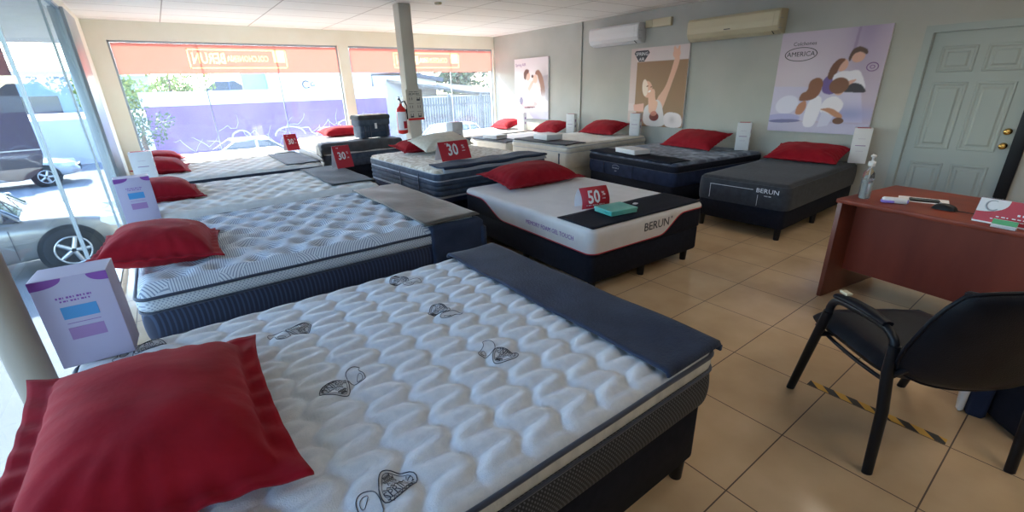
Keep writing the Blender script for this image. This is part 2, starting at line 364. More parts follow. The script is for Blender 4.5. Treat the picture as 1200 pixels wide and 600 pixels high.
# ------------------------------------------------------------ banner films on front windows
def transluc(name, c, mixd=.35):
    m = bpy.data.materials.new(name); m.use_nodes = True; nt = m.node_tree; nt.nodes.clear()
    o = nd(m, 'ShaderNodeOutputMaterial'); t = nd(m, 'ShaderNodeBsdfTranslucent'); t.inputs[0].default_value = (*c, 1)
    d = nd(m, 'ShaderNodeBsdfDiffuse'); d.inputs[0].default_value = (*c, 1)
    x = nd(m, 'ShaderNodeMixShader'); x.inputs[0].default_value = mixd; lk(m, t.outputs[0], x.inputs[1]); lk(m, d.outputs[0], x.inputs[2])
    lk(m, x.outputs[0], o.inputs[0]); return m
M['film'] = transluc('red_window_film', (.74, .39, .34))
M['filmtext'] = transluc('cream_window_lettering', (.95, .78, .50))
def banner(x0, x1, lx0, lx1, lab):
    y = YF + .046
    t = thing('window_banner', lab, 'banner', (x0, y, 0))
    film = MB().box(0, x1 - x0, -.003, 0, 1.872, 2.322).build('film', M['film'], t); cut = MB()
    b = MB(); y2 = -.006
    a0, a1 = lx0 - x0, lx1 - x0; z0, z1 = 1.955, 2.255
    # outline frame
    for q in ((a0, a1, z0, z0 + .018), (a0, a1, z1 - .018, z1), (a0, a0 + .018, z0, z1), (a1 - .018, a1, z0, z1)):
        b.box(q[0], q[1], y2, y2 + .002, q[2], q[3])
    cut.v += b.v; cut.f += b.f; cut.mi += b.mi; cut.sm += b.sm
    b.build('border_line', M['filmtext'], t)
    # mirrored lettering (reads correctly from the street)
    b = MB()
    TT = Matrix.Translation((a1 - .30, y2, 2.105)) @ Matrix.Rotation(PI, 4, 'Z') @ Matrix.Rotation(PI / 2, 4, 'X')
    b.text('COLCHONERIA', .135, TT, .0008, align='LEFT', bold=.02)
    wd = max(abs(v[0] - (a1 - .30)) for v in b.v)
    b.text('BERUN', .23, Matrix.Translation((a1 - .30 - wd - .02, y2, 2.105)) @ Matrix.Rotation(PI, 4, 'Z') @ Matrix.Rotation(PI / 2, 4, 'X'), .0008, align='LEFT', bold=.025)
    k = (a1 - a0 - .36) / (max(v[0] for v in b.v) - min(v[0] for v in b.v))
    b.v = [((v[0] - (a1 - .30)) * k + a1 - .30, v[1], v[2]) for v in b.v]
    cut.add(b.v, b.f)
    b.build('lettering', M['filmtext'], t)
    b = MB(); b.box(a1 - .22, a1 - .03, y2, y2 + .002, 2.05, 2.24); cut.add(b.v, b.f); b.build('logo_square', M['filmtext'], t)
    # openings in the film behind the cream lettering
    cut.v = [(v[0], -.02 if v[1] < y2 + .0005 else .02, v[2]) for v in cut.v]
    co_ = cut.build('cutter', M['film'], t); md = film.modifiers.new('b', 'BOOLEAN'); md.object = co_; md.operation = 'DIFFERENCE'; md.solver = 'EXACT'; md.use_self = True
    dg = bpy.context.evaluated_depsgraph_get(); dg.update(); me = bpy.data.meshes.new_from_object(film.evaluated_get(dg))
    film.modifiers.clear()
    if len(me.polygons) > 6: film.data = me
    bpy.data.objects.remove(co_)
banner(-.34, 3.01, .60, 2.10, 'red translucent banner film across the top of the left front window')
banner(3.265, 6.63, 4.17, 5.74, 'red translucent banner film across the top of the front window behind the column')

# ------------------------------------------------------------ beds
def zigquilt(px, py, depth, ox, oy, amp=.021):
    """parallel zigzag seams with creases running in from their corners"""
    def tri(t): return 4 * np.abs(np.mod(t, 1) - .5) - 1
    def h(x, y):
        t = (y - oy) / py
        xs = x - ox - amp * np.sin(2 * PI * t) * (1 + .25 * np.cos(4 * PI * t)) - amp * .25 * tri(t + .25)
        k = np.mod(xs / px, 1)                      # 0..1 across one puff
        e = np.minimum(k, 1 - k) * 2
        body = 1 - (1 - e) ** 3.2
        # creases: from the left seam where it bulges right, from the right seam where it bulges left
        ca = np.abs(np.mod(t - .25 + .5, 1) - .5) * py; cb = np.abs(np.mod(t - .75 + .5, 1) - .5) * py
        ra = np.exp(-(ca / .013) ** 2) * np.clip(1 - k / .85, 0, 1) ** .7
        rb = np.exp(-(cb / .013) ** 2) * np.clip(1 - (1 - k) / .85, 0, 1) ** .7
        wide = .16 * (np.exp(-(ca / .034) ** 2) * (1 - k) + np.exp(-(cb / .034) ** 2) * k)
        return depth * np.clip(body * (1 - .8 * ra - .8 * rb) - wide, 0, 1)
    return h
def tufts(px, py, depth):
    def h(x, y):
        j0 = np.round(y / py); r = np.full(np.shape(x), 0.0)
        for dj in (-1, 0, 1):
            j = j0 + dj; off = np.where(np.mod(j, 2) == 0, 0, px / 2)
            i0 = np.round((x - off) / px)
            for di in (-1, 0, 1):
                cx = (i0 + di) * px + off; cy = j * py
                r = np.maximum(r, np.exp(-(((x - cx) / (px * .25)) ** 2 + ((y - cy) / (py * .28)) ** 2)))
        return depth * (1 - r) + depth * .15 * np.sin(x * 23 + 1.3 * np.sin(y * 17)) * np.sin(y * 19)
    return h
def flat(x, y): return 0 * x + .0015 * np.sin(x * 9 + y * 4)

def top_grid(L, W, z, hf, res, roll, r=.06, crown=.0):
    """numpy grid for a mattress top over local x 0..L, y -W/2..W/2"""
    nx, ny = int(L / res), int(W / res)
    u, v = np.meshgrid(np.linspace(0, 1, nx + 1), np.linspace(0, 1, ny + 1))
    X = u * L; Y = (v - .5) * W
    cx = np.clip(np.abs(X - L / 2) - (L / 2 - r), 0, r) / r; cy = np.clip(np.abs(Y) - (W / 2 - r), 0, r) / r
    both = (cx > 0) & (cy > 0)
    X2 = np.where(both, L / 2 + np.sign(X - L / 2) * ((L / 2 - r) + r * cx * np.sqrt(1 - cy ** 2 / 2)), X)
    Y2 = np.where(both, np.sign(Y) * ((W / 2 - r) + r * cy * np.sqrt(1 - cx ** 2 / 2)), Y)
    e = np.minimum(np.minimum(X, L - X), np.minimum(Y + W / 2, W / 2 - Y))
    q = np.clip(e / roll, 0, 1)
    Z = z + hf(X, Y) * np.clip(e / .05, 0, 1) - roll * .75 * (1 - np.sqrt(1 - (1 - q) ** 2)) + crown * np.clip(e / .3, 0, 1)
    return X2, Y2, Z, nx, ny
def grid_into(mb, X, Y, Z, nx, ny, mi=0):
    o = len(mb.v)
    mb.v += list(zip(X.ravel().tolist(), Y.ravel().tolist(), Z.ravel().tolist()))
    n = nx + 1
    fs = [(o + j * n + i, o + j * n + i + 1, o + (j + 1) * n + i + 1, o + (j + 1) * n + i) for j in range(ny) for i in range(nx)]
    mb.f += fs; mb.mi += [mi] * len(fs); mb.sm += [True] * len(fs)

def piping(L, W, z, r, rad, mat_, parent, off=0.0, seg=6, wav=0):
    pts = []
    for (cx, cy, a0) in ((L + off - r, W / 2 + off - r, 0), (-off + r, W / 2 + off - r, 90), (-off + r, -W / 2 - off + r, 180), (L + off - r, -W / 2 - off + r, 270)):
        for k in range(seg + 1):
            a = R(a0 + 90 * k / seg); pts.append((cx + r * math.cos(a), cy + r * math.sin(a), z))
    out = []
    for a, b in zip(pts, pts[1:] + pts[:1]):
        d = math.dist(a, b); n = max(1, int(d / .06))
        for i in range(n): 
            p = tuple(a[k] + (b[k] - a[k]) * i / n for k in range(3))
            out.append((p[0], p[1], p[2] + wav * math.sin(len(out) * .9)))
    return MB().tube(out, rad, 8, closed=True).build('piping', mat_, parent)

def legs(t, L, W, z1, mid=True, r=.032, ins=.065, sq=False):
    xs = (ins, L / 2, L - ins) if mid else (ins, L - ins)
    for x in xs:
        for y in (-W / 2 + ins, W / 2 - ins):
            b = MB()
            if sq: b.box(x - r, x + r, y - r, y + r, 0, z1, b=.004)
            else: b.tube([(x, y, 0), (x, y, z1)], [r * .8, r], 16)
            b.build('leg', M['black'], t)

def place(foot, ang, L): return (foot[0] - L * math.cos(ang), foot[1] - L * math.sin(ang), 0), ang

def box_spring(foot, ang, L, W, z0, z1, label, m=None, group=None, midleg=False, waves=0):
    loc, a = place(foot, ang, L)
    t = thing('box_spring', label, 'bed base', loc, a, group)
    MB().slab(.015, L - .015, -W / 2 + .015, W / 2 - .015, [(.012, z0), (.0, z0 + .012), (0, z1 - .015), (.01, z1)], .05).build('box_frame', m or M['baseblack'], t)
    legs(t, L, W, z0 + .002)
    if midleg:
        b = MB(); b.tube([(L - .11, 0, 0), (L - .11, 0, z0 + .002)], [.024, .03], 16); b.build('leg', M['black'], t)
    return t

def mattress(foot, ang, L, W, ztop, zbot, label, layers, hf, topm, res=.02, roll=.035, pipes=(), r=.07, cat='mattress', crown=0, pm=None):
    """layers: [(name, z0, z1, material, inset, bulge)]"""
    loc, a = place(foot, ang, L)
    t = thing('mattress', label, cat, (loc[0], loc[1], zbot), a)
    mb = MB(); X, Y, Z, nx, ny = top_grid(L, W, ztop - zbot, hf, res, roll, r, crown)
    grid_into(mb, X, Y, Z, nx, ny)
    mb.build('quilted_top' if hf is not flat else 'top_panel', topm, t)
    for (nm, z0, z1, m_, ins, bul) in layers:
        z0 -= zbot; z1 -= zbot
        prof = []
        for k in range(9):
            f = k / 8; prof.append((ins - bul * math.sin(PI * f) ** .6, z0 + (z1 - z0) * f))
        MB().slab(0, L, -W / 2, W / 2, prof, r, n=8, caps=(True, True)).build(nm, m_, t)
    for (z, rad, off) in pipes:
        piping(L, W, z - zbot, r, rad, pm or M['piping'], t, off, wav=.001)
    return t

def drape(loc, ang, label, m, x0, x1, L, W, z, wy0=None, wy1=None, th=.012, r=.03, name='foot_cover', res=.03, wr=.004, zbase=0, seed=1, skew=0.0, hfun=None, curl=0):
    """cloth lying over a bed end; x0..x1 along flat length (past L it falls down the foot), wy0..wy1 across (past W/2 it falls)"""
    wy0 = -W / 2 if wy0 is None else wy0; wy1 = W / 2 if wy1 is None else wy1
    t0 = bpy.data.objects.new(name, None)
    def bend(d, half):
        sg = 1 if d >= 0 else -1; d = abs(d)
        if d <= half - r: return sg * d, 0
        s = d - (half - r)
        if s < r * PI / 2: a = s / r; return sg * (half - r + r * math.sin(a)), -(r - r * math.cos(a))
        return sg * (half), -(r + s - r * PI / 2)
    nx = max(2, int((x1 - x0) / res)); ny = max(2, int((wy1 - wy0) / res))
    rs = random.Random(seed); ph = [rs.uniform(0, 6) for _ in range(6)]
    top = []; 
    for j in range(ny + 1):
        for i in range(nx + 1):
            s = x0 + (x1 - x0) * i / nx; tt = wy0 + (wy1 - wy0) * j / ny
            if skew: s += skew * (j / ny - .5) * (1 - i / nx)
            px, dz = bend(s - L / 2, L / 2 + th); py, dz2 = bend(tt, W / 2 + th)
            px += L / 2
            wv = wr * (math.sin(s * 21 + ph[0] + 2 * math.sin(tt * 3 + ph[1])) * math.sin(tt * 7 + ph[2]) + .6 * math.sin(tt * 13 + s * 9 + ph[3]))
            zz = z + min(dz, dz2) + wv + wr * 1.6 + .001
            e = min(i, nx - i, j, ny - j)
            if curl and e == 0: zz += curl * (.5 + .5 * math.sin(tt * 9 + s * 13 + ph[4]))
            if hfun: zz += hfun(s, tt)
            if dz < -r: px += wv * .8
            if dz2 < -r: py += wv * .8
            top.append((px, py, zz, dz, dz2))
    n = nx + 1; mb = MB()
    vt = [(p[0], p[1], p[2]) for p in top]
    fs = [(j * n + i, j * n + i + 1, (j + 1) * n + i + 1, (j + 1) * n + i) for j in range(ny) for i in range(nx)]
    mb.add(vt, fs, 0, None, True)
    o = mb.build(name, m)
    bpy.data.objects.remove(t0)
    md = o.modifiers.new('thickness', 'SOLIDIFY'); md.thickness = th; md.offset = -1 if th > 0 else 1
    md.use_even_offset = False
    o.location = (loc[0], loc[1], zbase); o.rotation_euler = (0, 0, ang)
    tag(o, label, 'bed cover')
    return o

# --- pillows
def pillow_mesh(sx, sy, T, seed=0, n=44, flange=.06, conc=.06):
    rs = random.Random(seed); ph = [rs.uniform(0, 6) for _ in range(8)]
    u = np.linspace(-1, 1, n + 1); U, V = np.meshgrid(u, u)
    # concave outline with pointed corners
    X = U * (1 - conc * (1 - V ** 2) * np.abs(U) ** 1.5 + .04 * V ** 4 * np.abs(U)) * sx / 2
    Y = V * (1 - conc * (1 - U ** 2) * np.abs(V) ** 1.5 + .04 * U ** 4 * np.abs(V)) * sy / 2
    fx, fy = 1 - flange / sx * 2, 1 - flange / sy * 2
    ax = np.clip(1 - (np.abs(U) / fx) ** 2.6, 0, 1); ay = np.clip(1 - (np.abs(V) / fy) ** 2.6, 0, 1)
    H = (ax * ay) ** .42
    wr = .002 * np.sin(U * 9 + ph[0] + 2 * np.sin(V * 5 + ph[1])) + .0015 * np.sin(V * 12 + 3 * U + ph[2])
    rad = np.hypot(U, V); ang = np.arctan2(V, U)
    wr = wr + .005 * np.clip(rad - .55, 0, 1) * np.sin(ang * 22 + ph[3]) * np.clip(H * 3, .25, 1)
    up = H * T * .62 + wr * (H > .02) + .006
    dn = -H * T * .38 - .004
    edge = .004 * np.sin(ang * 26 + ph[4]) * (1 - H)
    up += edge; dn += edge
    mb = MB()
    grid_into(mb, X, Y, up, n, n); 
    o = len(mb.v)
    mb.v += list(zip(X.ravel().tolist(), Y.ravel().tolist(), dn.ravel().tolist()))
    k = n + 1
    fs = [(o + j * k + i, o + (j + 1) * k + i, o + (j + 1) * k + i + 1, o + j * k + i + 1) for j in range(n) for i in range(n)]
    # rim
    rim = [i for i in range(k)] + [j * k + n for j in range(1, k)] + [n * k + i for i in range(n - 1, -1, -1)] + [j * k for j in range(n - 1, 0, -1)]
    for a, b in zip(rim, rim[1:] + rim[:1]): fs.append((a, o + a, o + b, b))
    mb.f += fs; mb.mi += [0] * len(fs); mb.sm += [True] * len(fs)
    return mb
def pillow(loc, rot, sx, sy, T, label, m=None, seed=0, group=None, flange=.05, conc=.05, cat='pillow'):
    o = pillow_mesh(sx, sy, T, seed, flange=flange, conc=conc).build('pillow', m or M['red'])
    o.location = loc; o.rotation_euler = rot
    return tag(o, label, cat, group)

# --- carton boxes (tall, purple print)
def carton(loc, rotz, label, w=.2, d=.13, h=.335, kind='purple', tilt=0):
    t = thing('pillow_carton', label, 'box', loc, rotz)
    if tilt: t.rotation_euler = (0, tilt, rotz)
    MB().box(-w / 2, w / 2, 0, d, 0, h, b=.002).build('carton', M['boxlilac'] if kind == 'purple' else M['paper'], t)
    e = -.0012
    if kind == 'purple':
        for sx in (-1, 1):   # purple curved corners at the top
            b = MB()
            pts = [(sx * w / 2, h - .001)] + [(sx * (w / 2 - .085 * math.cos(R(a)) ** .8 * (1.0 if sx < 0 else .65)), h - .001 - .032 * math.sin(R(a))) for a in range(0, 91, 10)]
            if sx > 0: pts = pts[::-1]
            b.add([(p[0], e, p[1]) for p in pts], [tuple(range(len(pts)))])
            b.build('corner_print', M['purple_ink'], t)
        for (z, mm) in ((.205, 'blue_ink'), (.125, 'mauve_ink')):
            MB().box(-.048, .048, e, 0, z - .023, z + .023).build('picture_panel', M[mm], t)
        b = MB(); T0 = Matrix.Translation((0, e, .262)) @ Matrix.Rotation(PI / 2, 4, 'X')
        b.marks(.10, .007, T0, 11, .0002); b.build('print_title', M['purple_ink'], t); b = MB(); b.marks(.085, .006, Matrix.Translation((0, e, .249)) @ Matrix.Rotation(PI / 2, 4, 'X'), 9, .0002)
        b.build('print_subtitle', M['purple_ink'], t)
        MB().box(-.045, .045, e, 0, .164, .1655).build('print_rule', M['purple_ink'], t)
    else:
        MB().box(-.05, .05, e, 0, h * .5, h * .52).build('print_bar', M['mauve_ink'], t)
        for f_ in (.70, .35): MB().box(-.035, .035, e, 0, h * f_, h * (f_ + .005)).build('print_line', M['mauve_ink'], t)
        for z in (.35, .62): MB().box(w / 2, w / 2 + .0012, .04, .09, h * z, h * (z + .12)).build('side_icon', M['mauve_ink'], t)
        b = MB(); b.box(-w / 2 + .02, w / 2 - .02, .01, d - .02, h, h + .002); b.build('top_label', M['red_card'], t)
    return t

A0 = 0.0
# ---- bed A: nearest white quilted
zA = .632; LA, WA = 1.9, 1.45; fA = (1.44, 1.415)
box_spring(fA, A0, LA, WA, .125, .405, 'black fabric bed base under the nearest white quilted mattress', M['baseblack'])
hA = zigquilt(.146, .1315, .018, .582 + .46, 1.035 - 1.415 + .0)
def lowA(x, y): return hA(x, y)
tA = mattress(fA, A0, LA, WA, zA, .405, 'nearest white mattress with puffy hexagon quilting and printed emblems',
    [('mesh_border', .405, .552, M['mesh_side'], .0, .012), ('gathered_band', .553, .615, M['gather'], .004, .010)],
    hA, M['quilt_a'], res=.0088, roll=.03, pipes=[(.616, .0085, .004), (.552, .006, .006)])
# printed emblems
def emblem(cx, cy, rz, flip=1):
    b = MB(); T = Matrix.Translation((cx, cy, 0)) @ Matrix.Rotation(rz, 4, 'Z')
    zr = zA - .405
    def line(pts, rad=.0011, close=False):
        out = []
        P = pts + ([pts[0]] if close else [])
        for a, c2 in zip(P, P[1:]):
            n = max(1, int(math.dist(a, c2) / .005))
            for i in range(n): out.append((a[0] + (c2[0] - a[0]) * i / n, a[1] + (c2[1] - a[1]) * i / n))
        out.append(P[-1])
        q = []
        for x, y in out:
            p = T @ Vector((x * flip, y, 0)); q.append((p.x, p.y, zr + float(hA(np.array(p.x), np.array(p.y))) + .0012))
        b.tube(q, rad, 5)
    def rnd(pts, k=2):
        for _ in range(k):
            o = []
            for a, c2 in zip(pts, pts[1:] + pts[:1]):
                o += [(a[0] * .75 + c2[0] * .25, a[1] * .75 + c2[1] * .25), (a[0] * .25 + c2[0] * .75, a[1] * .25 + c2[1] * .75)]
            pts = o
        return pts
    shield = [(-.045, -.035), (.04, -.04), (.055, -.01), (.012, .052), (-.012, .052), (-.052, -.01)]
    line(rnd(shield), .0015, True); line([(x * .82, y * .82) for x, y in rnd(shield)], .0009, True)
    for i, (yy, w_) in enumerate(((-.033, .036), (-.003, .034), (.026, .014), (.034, .009))):
        line([(-w_ + k * w_ / 6, yy + .0035 * (-1) ** k) for k in range(13)], .0012)
    tb_ = MB(); fl = Matrix.Scale(flip, 4, (1, 0, 0))
    tb_.text('SPRING', .032, Matrix.Translation((0, -.020, 0)), 0, sx=.78); tb_.text('AIR', .028, Matrix.Translation((0, .010, 0)), 0, sx=.8)
    vv = []
    for x, y, z in tb_.v:
        p = T @ Vector((x, y, 0)); vv.append((p.x, p.y, zr + float(hA(np.array(p.x), np.array(p.y))) + .0022))
    b.v += [tuple(p) for p in vv]; o_ = len(b.v) - len(vv); b.f += [tuple(o_ + i for i in f) for f in tb_.f]; b.mi += [0] * len(tb_.f); b.sm += [False] * len(tb_.f)
    wing = [(-.045, .03), (-.075, .045), (-.10, .02), (-.095, -.015), (-.12, -.03), (-.10, -.055), (-.065, -.045), (-.05, -.01)]
    line(rnd(wing), .0012, True); line(rnd([(x * .6 - .032, y * .5 + .005) for x, y in wing][:4] ), .0009, True)
    return b.build('printed_emblem', M['piping'], tA)
for i, (x, y) in enumerate([(.25, .85), (.784, 1.131), (.254, 1.325), (.256, 1.82), (.775, 1.6), (.769, 2.02), (-.24, 2.06)]):
    emblem(x - (fA[0] - LA), y - fA[1], R([15, 110, 200, 190, 100, 120, 10][i]), [1, -1, 1, -1, 1, 1, 1][i])
locA, _ = place(fA, A0, LA)
drape(locA, A0, 'dark navy fabric cover across the foot of the nearest white quilted mattress', M['covernavy'], LA - .315, LA + .045, LA, WA, zA + .026, -WA / 2 - .022, WA / 2 + .03, th=.010, r=.022, res=.02, wr=.0035, seed=3, curl=.004)

# ---- bed B
zB = .622; LB, WB = 2.02, 1.48; fB = (1.71, 3.455)
box_spring(fB, A0, LB, WB, .11, .36, 'dark base under the zigzag knit mattress second from the camera', M['baseblack'])
mattress(fB, A0, LB, WB, zB, .36, 'white mattress with fine zigzag knit and navy piping, second from the camera',
    [('ribbed_border', .36, .52, M['navyrib'], .002, .010), ('dotted_band', .527, .595, M['dots'], .004, .012)],
    tufts(.19, .155, .046), M['quilt_b'], res=.018, roll=.035, pipes=[(.600, .009, .004), (.522, .006, .004)])
locB, _ = place(fB, A0, LB)
drape(locB, A0, 'taupe sheen cover over the foot end of the zigzag knit mattress', M['covertaupe'], LB - .44, LB + .012, LB, WB, zB + .056, -WB / 2 - .008, WB / 2, th=.010, res=.025, wr=.004, seed=5)
drape(locB, A0, 'navy bed wrap hanging round the foot corner of the zigzag knit mattress', M['covernavy'], LB - .40, LB + .36, LB, WB, zB + .022, -WB / 2 - .36, WB / 2 + .02, th=.022, r=.03, res=.025, wr=.002, seed=6, name='bed_wrap')

# ---- bed C, D, E
zC_ = .622; fC = (1.64, 5.13); LC, WC = 1.98, 1.46
box_spring(fC, A0, LC, WC, .11, .33, 'dark base under the ivory tufted mattress with the narrow sale sign', M['baseblack'])
mattress(fC, A0, LC, WC, zC_, .33, 'ivory deep tufted mattress with dark piping, third from the camera',
    [('border', .33, .595, M['slate'], .002, .014)], tufts(.19, .15, .048), M['quilt_c'], res=.022, roll=.04, pipes=[(.600, .013, .006), (.47, .007, .004)])
locC, _ = place(fC, A0, LC)
drape(locC, A0, 'grey fabric cover on the foot of the third ivory tufted mattress', M['covergrey'], LC - .44, LC + .03, LC, WC, zC_ + .052, -WC / 2 + .18, WC / 2, th=.010, res=.03, wr=.004, seed=7)
fD = (1.60, 7.1); LD, WD = 1.96, 1.38
box_spring(fD, A0, LD, WD, .11, .33, 'dark base under the fourth tufted mattress in the window row', M['baseblack'])
mattress(fD, A0, LD, WD, .622, .33, 'pale tufted mattress fourth from the camera along the side glass',
    [('border', .33, .595, M['slate'], .002, .014)], tufts(.19, .15, .034), M['quilt_c'], res=.026, roll=.04, pipes=[(.600, .012, .006)])
locD, _ = place(fD, A0, LD)
drape(locD, A0, 'dark grey cover on the foot of the fourth tufted mattress', M['covergrey'], LD - .42, LD + .03, LD, WD, .66, -WD / 2 + .06, WD / 2, th=.010, res=.035, wr=.004, seed=8)
fE = (1.62, 8.66); LE, WE = 1.96, 1.36
box_spring(fE, A0, LE, WE, .11, .33, 'dark base under the sunlit mattress closest to the front window', M['baseblack'])
mattress(fE, A0, LE, WE, .622, .33, 'sunlit white mattress closest to the front window in the side glass row',
    [('border', .33, .595, M['slate'], .002, .014)], tufts(.21, .16, .016), M['foam_white'], res=.03, roll=.04, pipes=[(.600, .010, .006)])
locE, _ = place(fE, A0, LE)
drape(locE, A0, 'grey cover strip under the sale sign on the sunlit window mattress', M['covergrey'], LE - .30, LE + .03, LE, WE, .64, -WE / 2 + .02, -WE / 2 + .62, th=.010, res=.035, wr=.003, seed=9)

# ---- bed F : white foam with black shell
zF = .55; aF = R(-90 - 2.6); LF, WF = 1.92, 1.36; fF = (2.985, 2.105)
locF, _ = place(fF, aF, LF)
tb = thing('box_spring', 'black fabric bed base under the white memory foam mattress', 'bed base', locF, aF)
MB().slab(.012, LF - .012, -WF / 2 + .012, WF / 2 - .012, [(.01, .115), (0, .13), (0, .315), (.008, .325)], .055).build('box_frame', M['baseblack'], tb)
for x in (.12, LF / 2, LF - .09):
    for y in (-WF / 2 + .1, 0, WF / 2 - .1):
        b = MB(); b.tube([(x, y, 0), (x, y, .118)], [.027, .034], 16); b.build('leg', M['black'], tb)
tF = thing('mattress', 'white memory foam mattress with black curved sides and red edge line', 'mattress', (locF[0], locF[1], .325), aF)
# border curve height around perimeter (local z): low in the middle, rising at corners
def curve_z(s, n):   # s in 0..1 along a side, returns top of black shell
    return n
def perim(L, W, r, step):
    pts = []
    segs = [((r, -W / 2), (L - r, -W / 2)), None, ((L, -W / 2 + r), (L, W / 2 - r)), None, ((L - r, W / 2), (r, W / 2)), None, ((0, W / 2 - r), (0, -W / 2 + r)), None]
    corners = [(L - r, -W / 2 + r, -90), (L - r, W / 2 - r, 0), (r, W / 2 - r, 90), (r, -W / 2 + r, 180)]; ci = 0
    for si, sg in enumerate(segs):
        if sg:
            a, b = sg; d = math.dist(a, b); n = int(d / step)
            for i in range(n + 1): pts.append((a[0] + (b[0] - a[0]) * i / n, a[1] + (b[1] - a[1]) * i / n, si // 2, i / n))
        else:
            cx, cy, a0 = corners[ci]; ci += 1
            for k in range(1, 7):
                a = R(a0 + 90 * k / 7); pts.append((cx + r * math.cos(a), cy + r * math.sin(a), si // 2 + .5, k / 7))
    return pts
def sstep(x): x = min(1, max(0, x)); return x * x * (3 - 2 * x)
hF = zF - .325
def shell_top(side, f):
    lo, hi = .030, .178
    if side in (0, 4): # local y- side = left in the photo (head f=0 -> foot f=1)
        d = f; return hi - (hi - lo) * sstep((d - .14) / .24)
    if side == .5: return lo
    if side == 1:  # foot edge: low at the near corner, climbs to the far corner
        return lo + (hi - lo) * sstep((f - .58) / .24)
    if side == 1.5: return hi
    if side == 2: return hi - (hi - lo) * (sstep((f) / .15) - sstep((f - .8) / .15))
    if side == 2.5: return hi
    return hi
P = perim(LF, WF, .075, .02)
ringb = []; ringm = []; 
for (x, y, sd, f) in P:
    ringm.append(shell_top(sd, f))
n = len(P)
# smooth transitions at corners
zz = np.array(ringm)
for _ in range(2): zz = (np.roll(zz, 1) + zz + np.roll(zz, -1)) / 3
shell = MB(); wht = MB()
cxm, cym = LF / 2, 0
def off(p, o):
    # push outward by o
    x, y = p[0], p[1]; dx = dy = 0
    ex = min(max(x, .075), LF - .075); ey = min(max(y, -WF / 2 + .075), WF / 2 - .075)
    vx, vy = x - ex, y - ey; L_ = math.hypot(vx, vy) or 1
    return (x + vx / L_ * o, y + vy / L_ * o)
shell.loft([[(*off(p, o), z) for p in P] for (o, z) in ((-.012, 0), (0, .012))] + [[(*off(p, .001), .012 + (zz[i] - .012) * k / 5) for i, p in enumerate(P)] for k in range(1, 6)], caps=(True, False))
shell.build('black_side_panel', M['baseblack'], tF)
prof = [(.0, 0, 0)]
rings = [[(*off(p, 0), float(zz[i]) + .0) for i, p in enumerate(P)]]
for k in range(1, 5): rings.append([(*off(p, .006 * math.sin(PI * k / 8)), float(zz[i]) + (hF - .035 - float(zz[i])) * k / 4) for i, p in enumerate(P)])
for k in range(1, 7):
    a = R(90 * k / 6); rings.append([(*off(p, .004 - .04 * (1 - math.cos(a))), hF - .035 + .035 * math.sin(a)) for p in P])
wht.loft(rings, caps=(False, True))
wht.build('foam_core_cover', M['foam_white'], tF)
MB().tube([(*off(p, .004), float(zz[i])) for i, p in enumerate(P)], .004, 6, closed=True).build('red_edge_line', M['red_card'], tF)
RZX = Matrix.Rotation(PI / 2, 4, 'Z') @ Matrix.Rotation(PI / 2, 4, 'X')
MB().text('BERUN', .098, Matrix.Translation((LF + .007, .04, .135)) @ RZX, .0006, sx=1.02).build('printed_name', M['ink'], tF)
MB().text('®', .028, Matrix.Translation((LF + .007, .225, .165)) @ RZX, .0006).build('printed_mark', M['ink'], tF)
MB().text('MEMORY FOAM GEL TOUCH', .052, Matrix.Translation((LF - .50, -WF / 2 - .006, .115)) @ Matrix.Rotation(PI / 2, 4, 'X'), .0006, sx=.92).build('printed_slogan', M['purple_ink'], tF)
drape(locF, aF, 'black cover across the foot of the white memory foam mattress', M['baseblack'], LF - .42, LF - .012, LF, WF, zF + .006, -WF / 2 + .02, WF / 2 - .03, th=.006, r=.015, res=.04, wr=.001, seed=11)

# ---- bed G: slate pillow-top with ribbons
zG = .70; aG = R(-90 + 1.5); LG, WG = 1.86, 1.60; fG = (3.035, 4.375)
box_spring(fG, aG, LG, WG, .11, .34, 'black base under the slate sided mattress with beige print', M['baseblack'])
tG = mattress(fG, aG, LG, WG, zG, .34, 'thick slate sided mattress with beige printed top and red sale sign',
    [('lower_border', .34, .395, M['navy'], .0, .006), ('ribbon', .396, .416, M['greyband'], -.004, .002), ('quilt_border', .417, .475, M['slate'], .0, .012), ('quilt_border', .477, .53, M['slate'], .0, .012), ('quilt_border', .532, .585, M['slate'], .0, .012), ('pillow_top_band', .59, .665, M['slate'], .004, .018)],
    tufts(.18, .15, .010), M['quilt_g'], res=.022, roll=.045, pipes=[(.670, .006, .004), (.588, .008, -.002)], pm=M['greyband'])
for x in (LG * .52, LG * .78):
    MB().tube([(x, -WG / 2 - .012, .05), (x, -WG / 2 - .016, .18), (x, -WG / 2 - .012, .30)], .012, 8, flat=.4).build('handle_strap', M['piping'], tG)
locG, _ = place(fG, aG, LG)
drape(locG, aG, 'dark navy padded runner on the foot of the beige printed mattress', M['covernavy'], LG - .34, LG + .02, LG, WG, zG + .022, -WG / 2 + .10, WG / 2 + .02, th=.016, res=.03, wr=.007, seed=13)
drape(locG, aG, 'thin pale trim sheet edge under the navy runner', M['greyband'], LG - .30, LG + .035, LG, WG, zG + .006, -WG / 2 + .09, WG / 2 + .025, th=.006, res=.04, wr=.002, seed=14, name='trim_sheet')

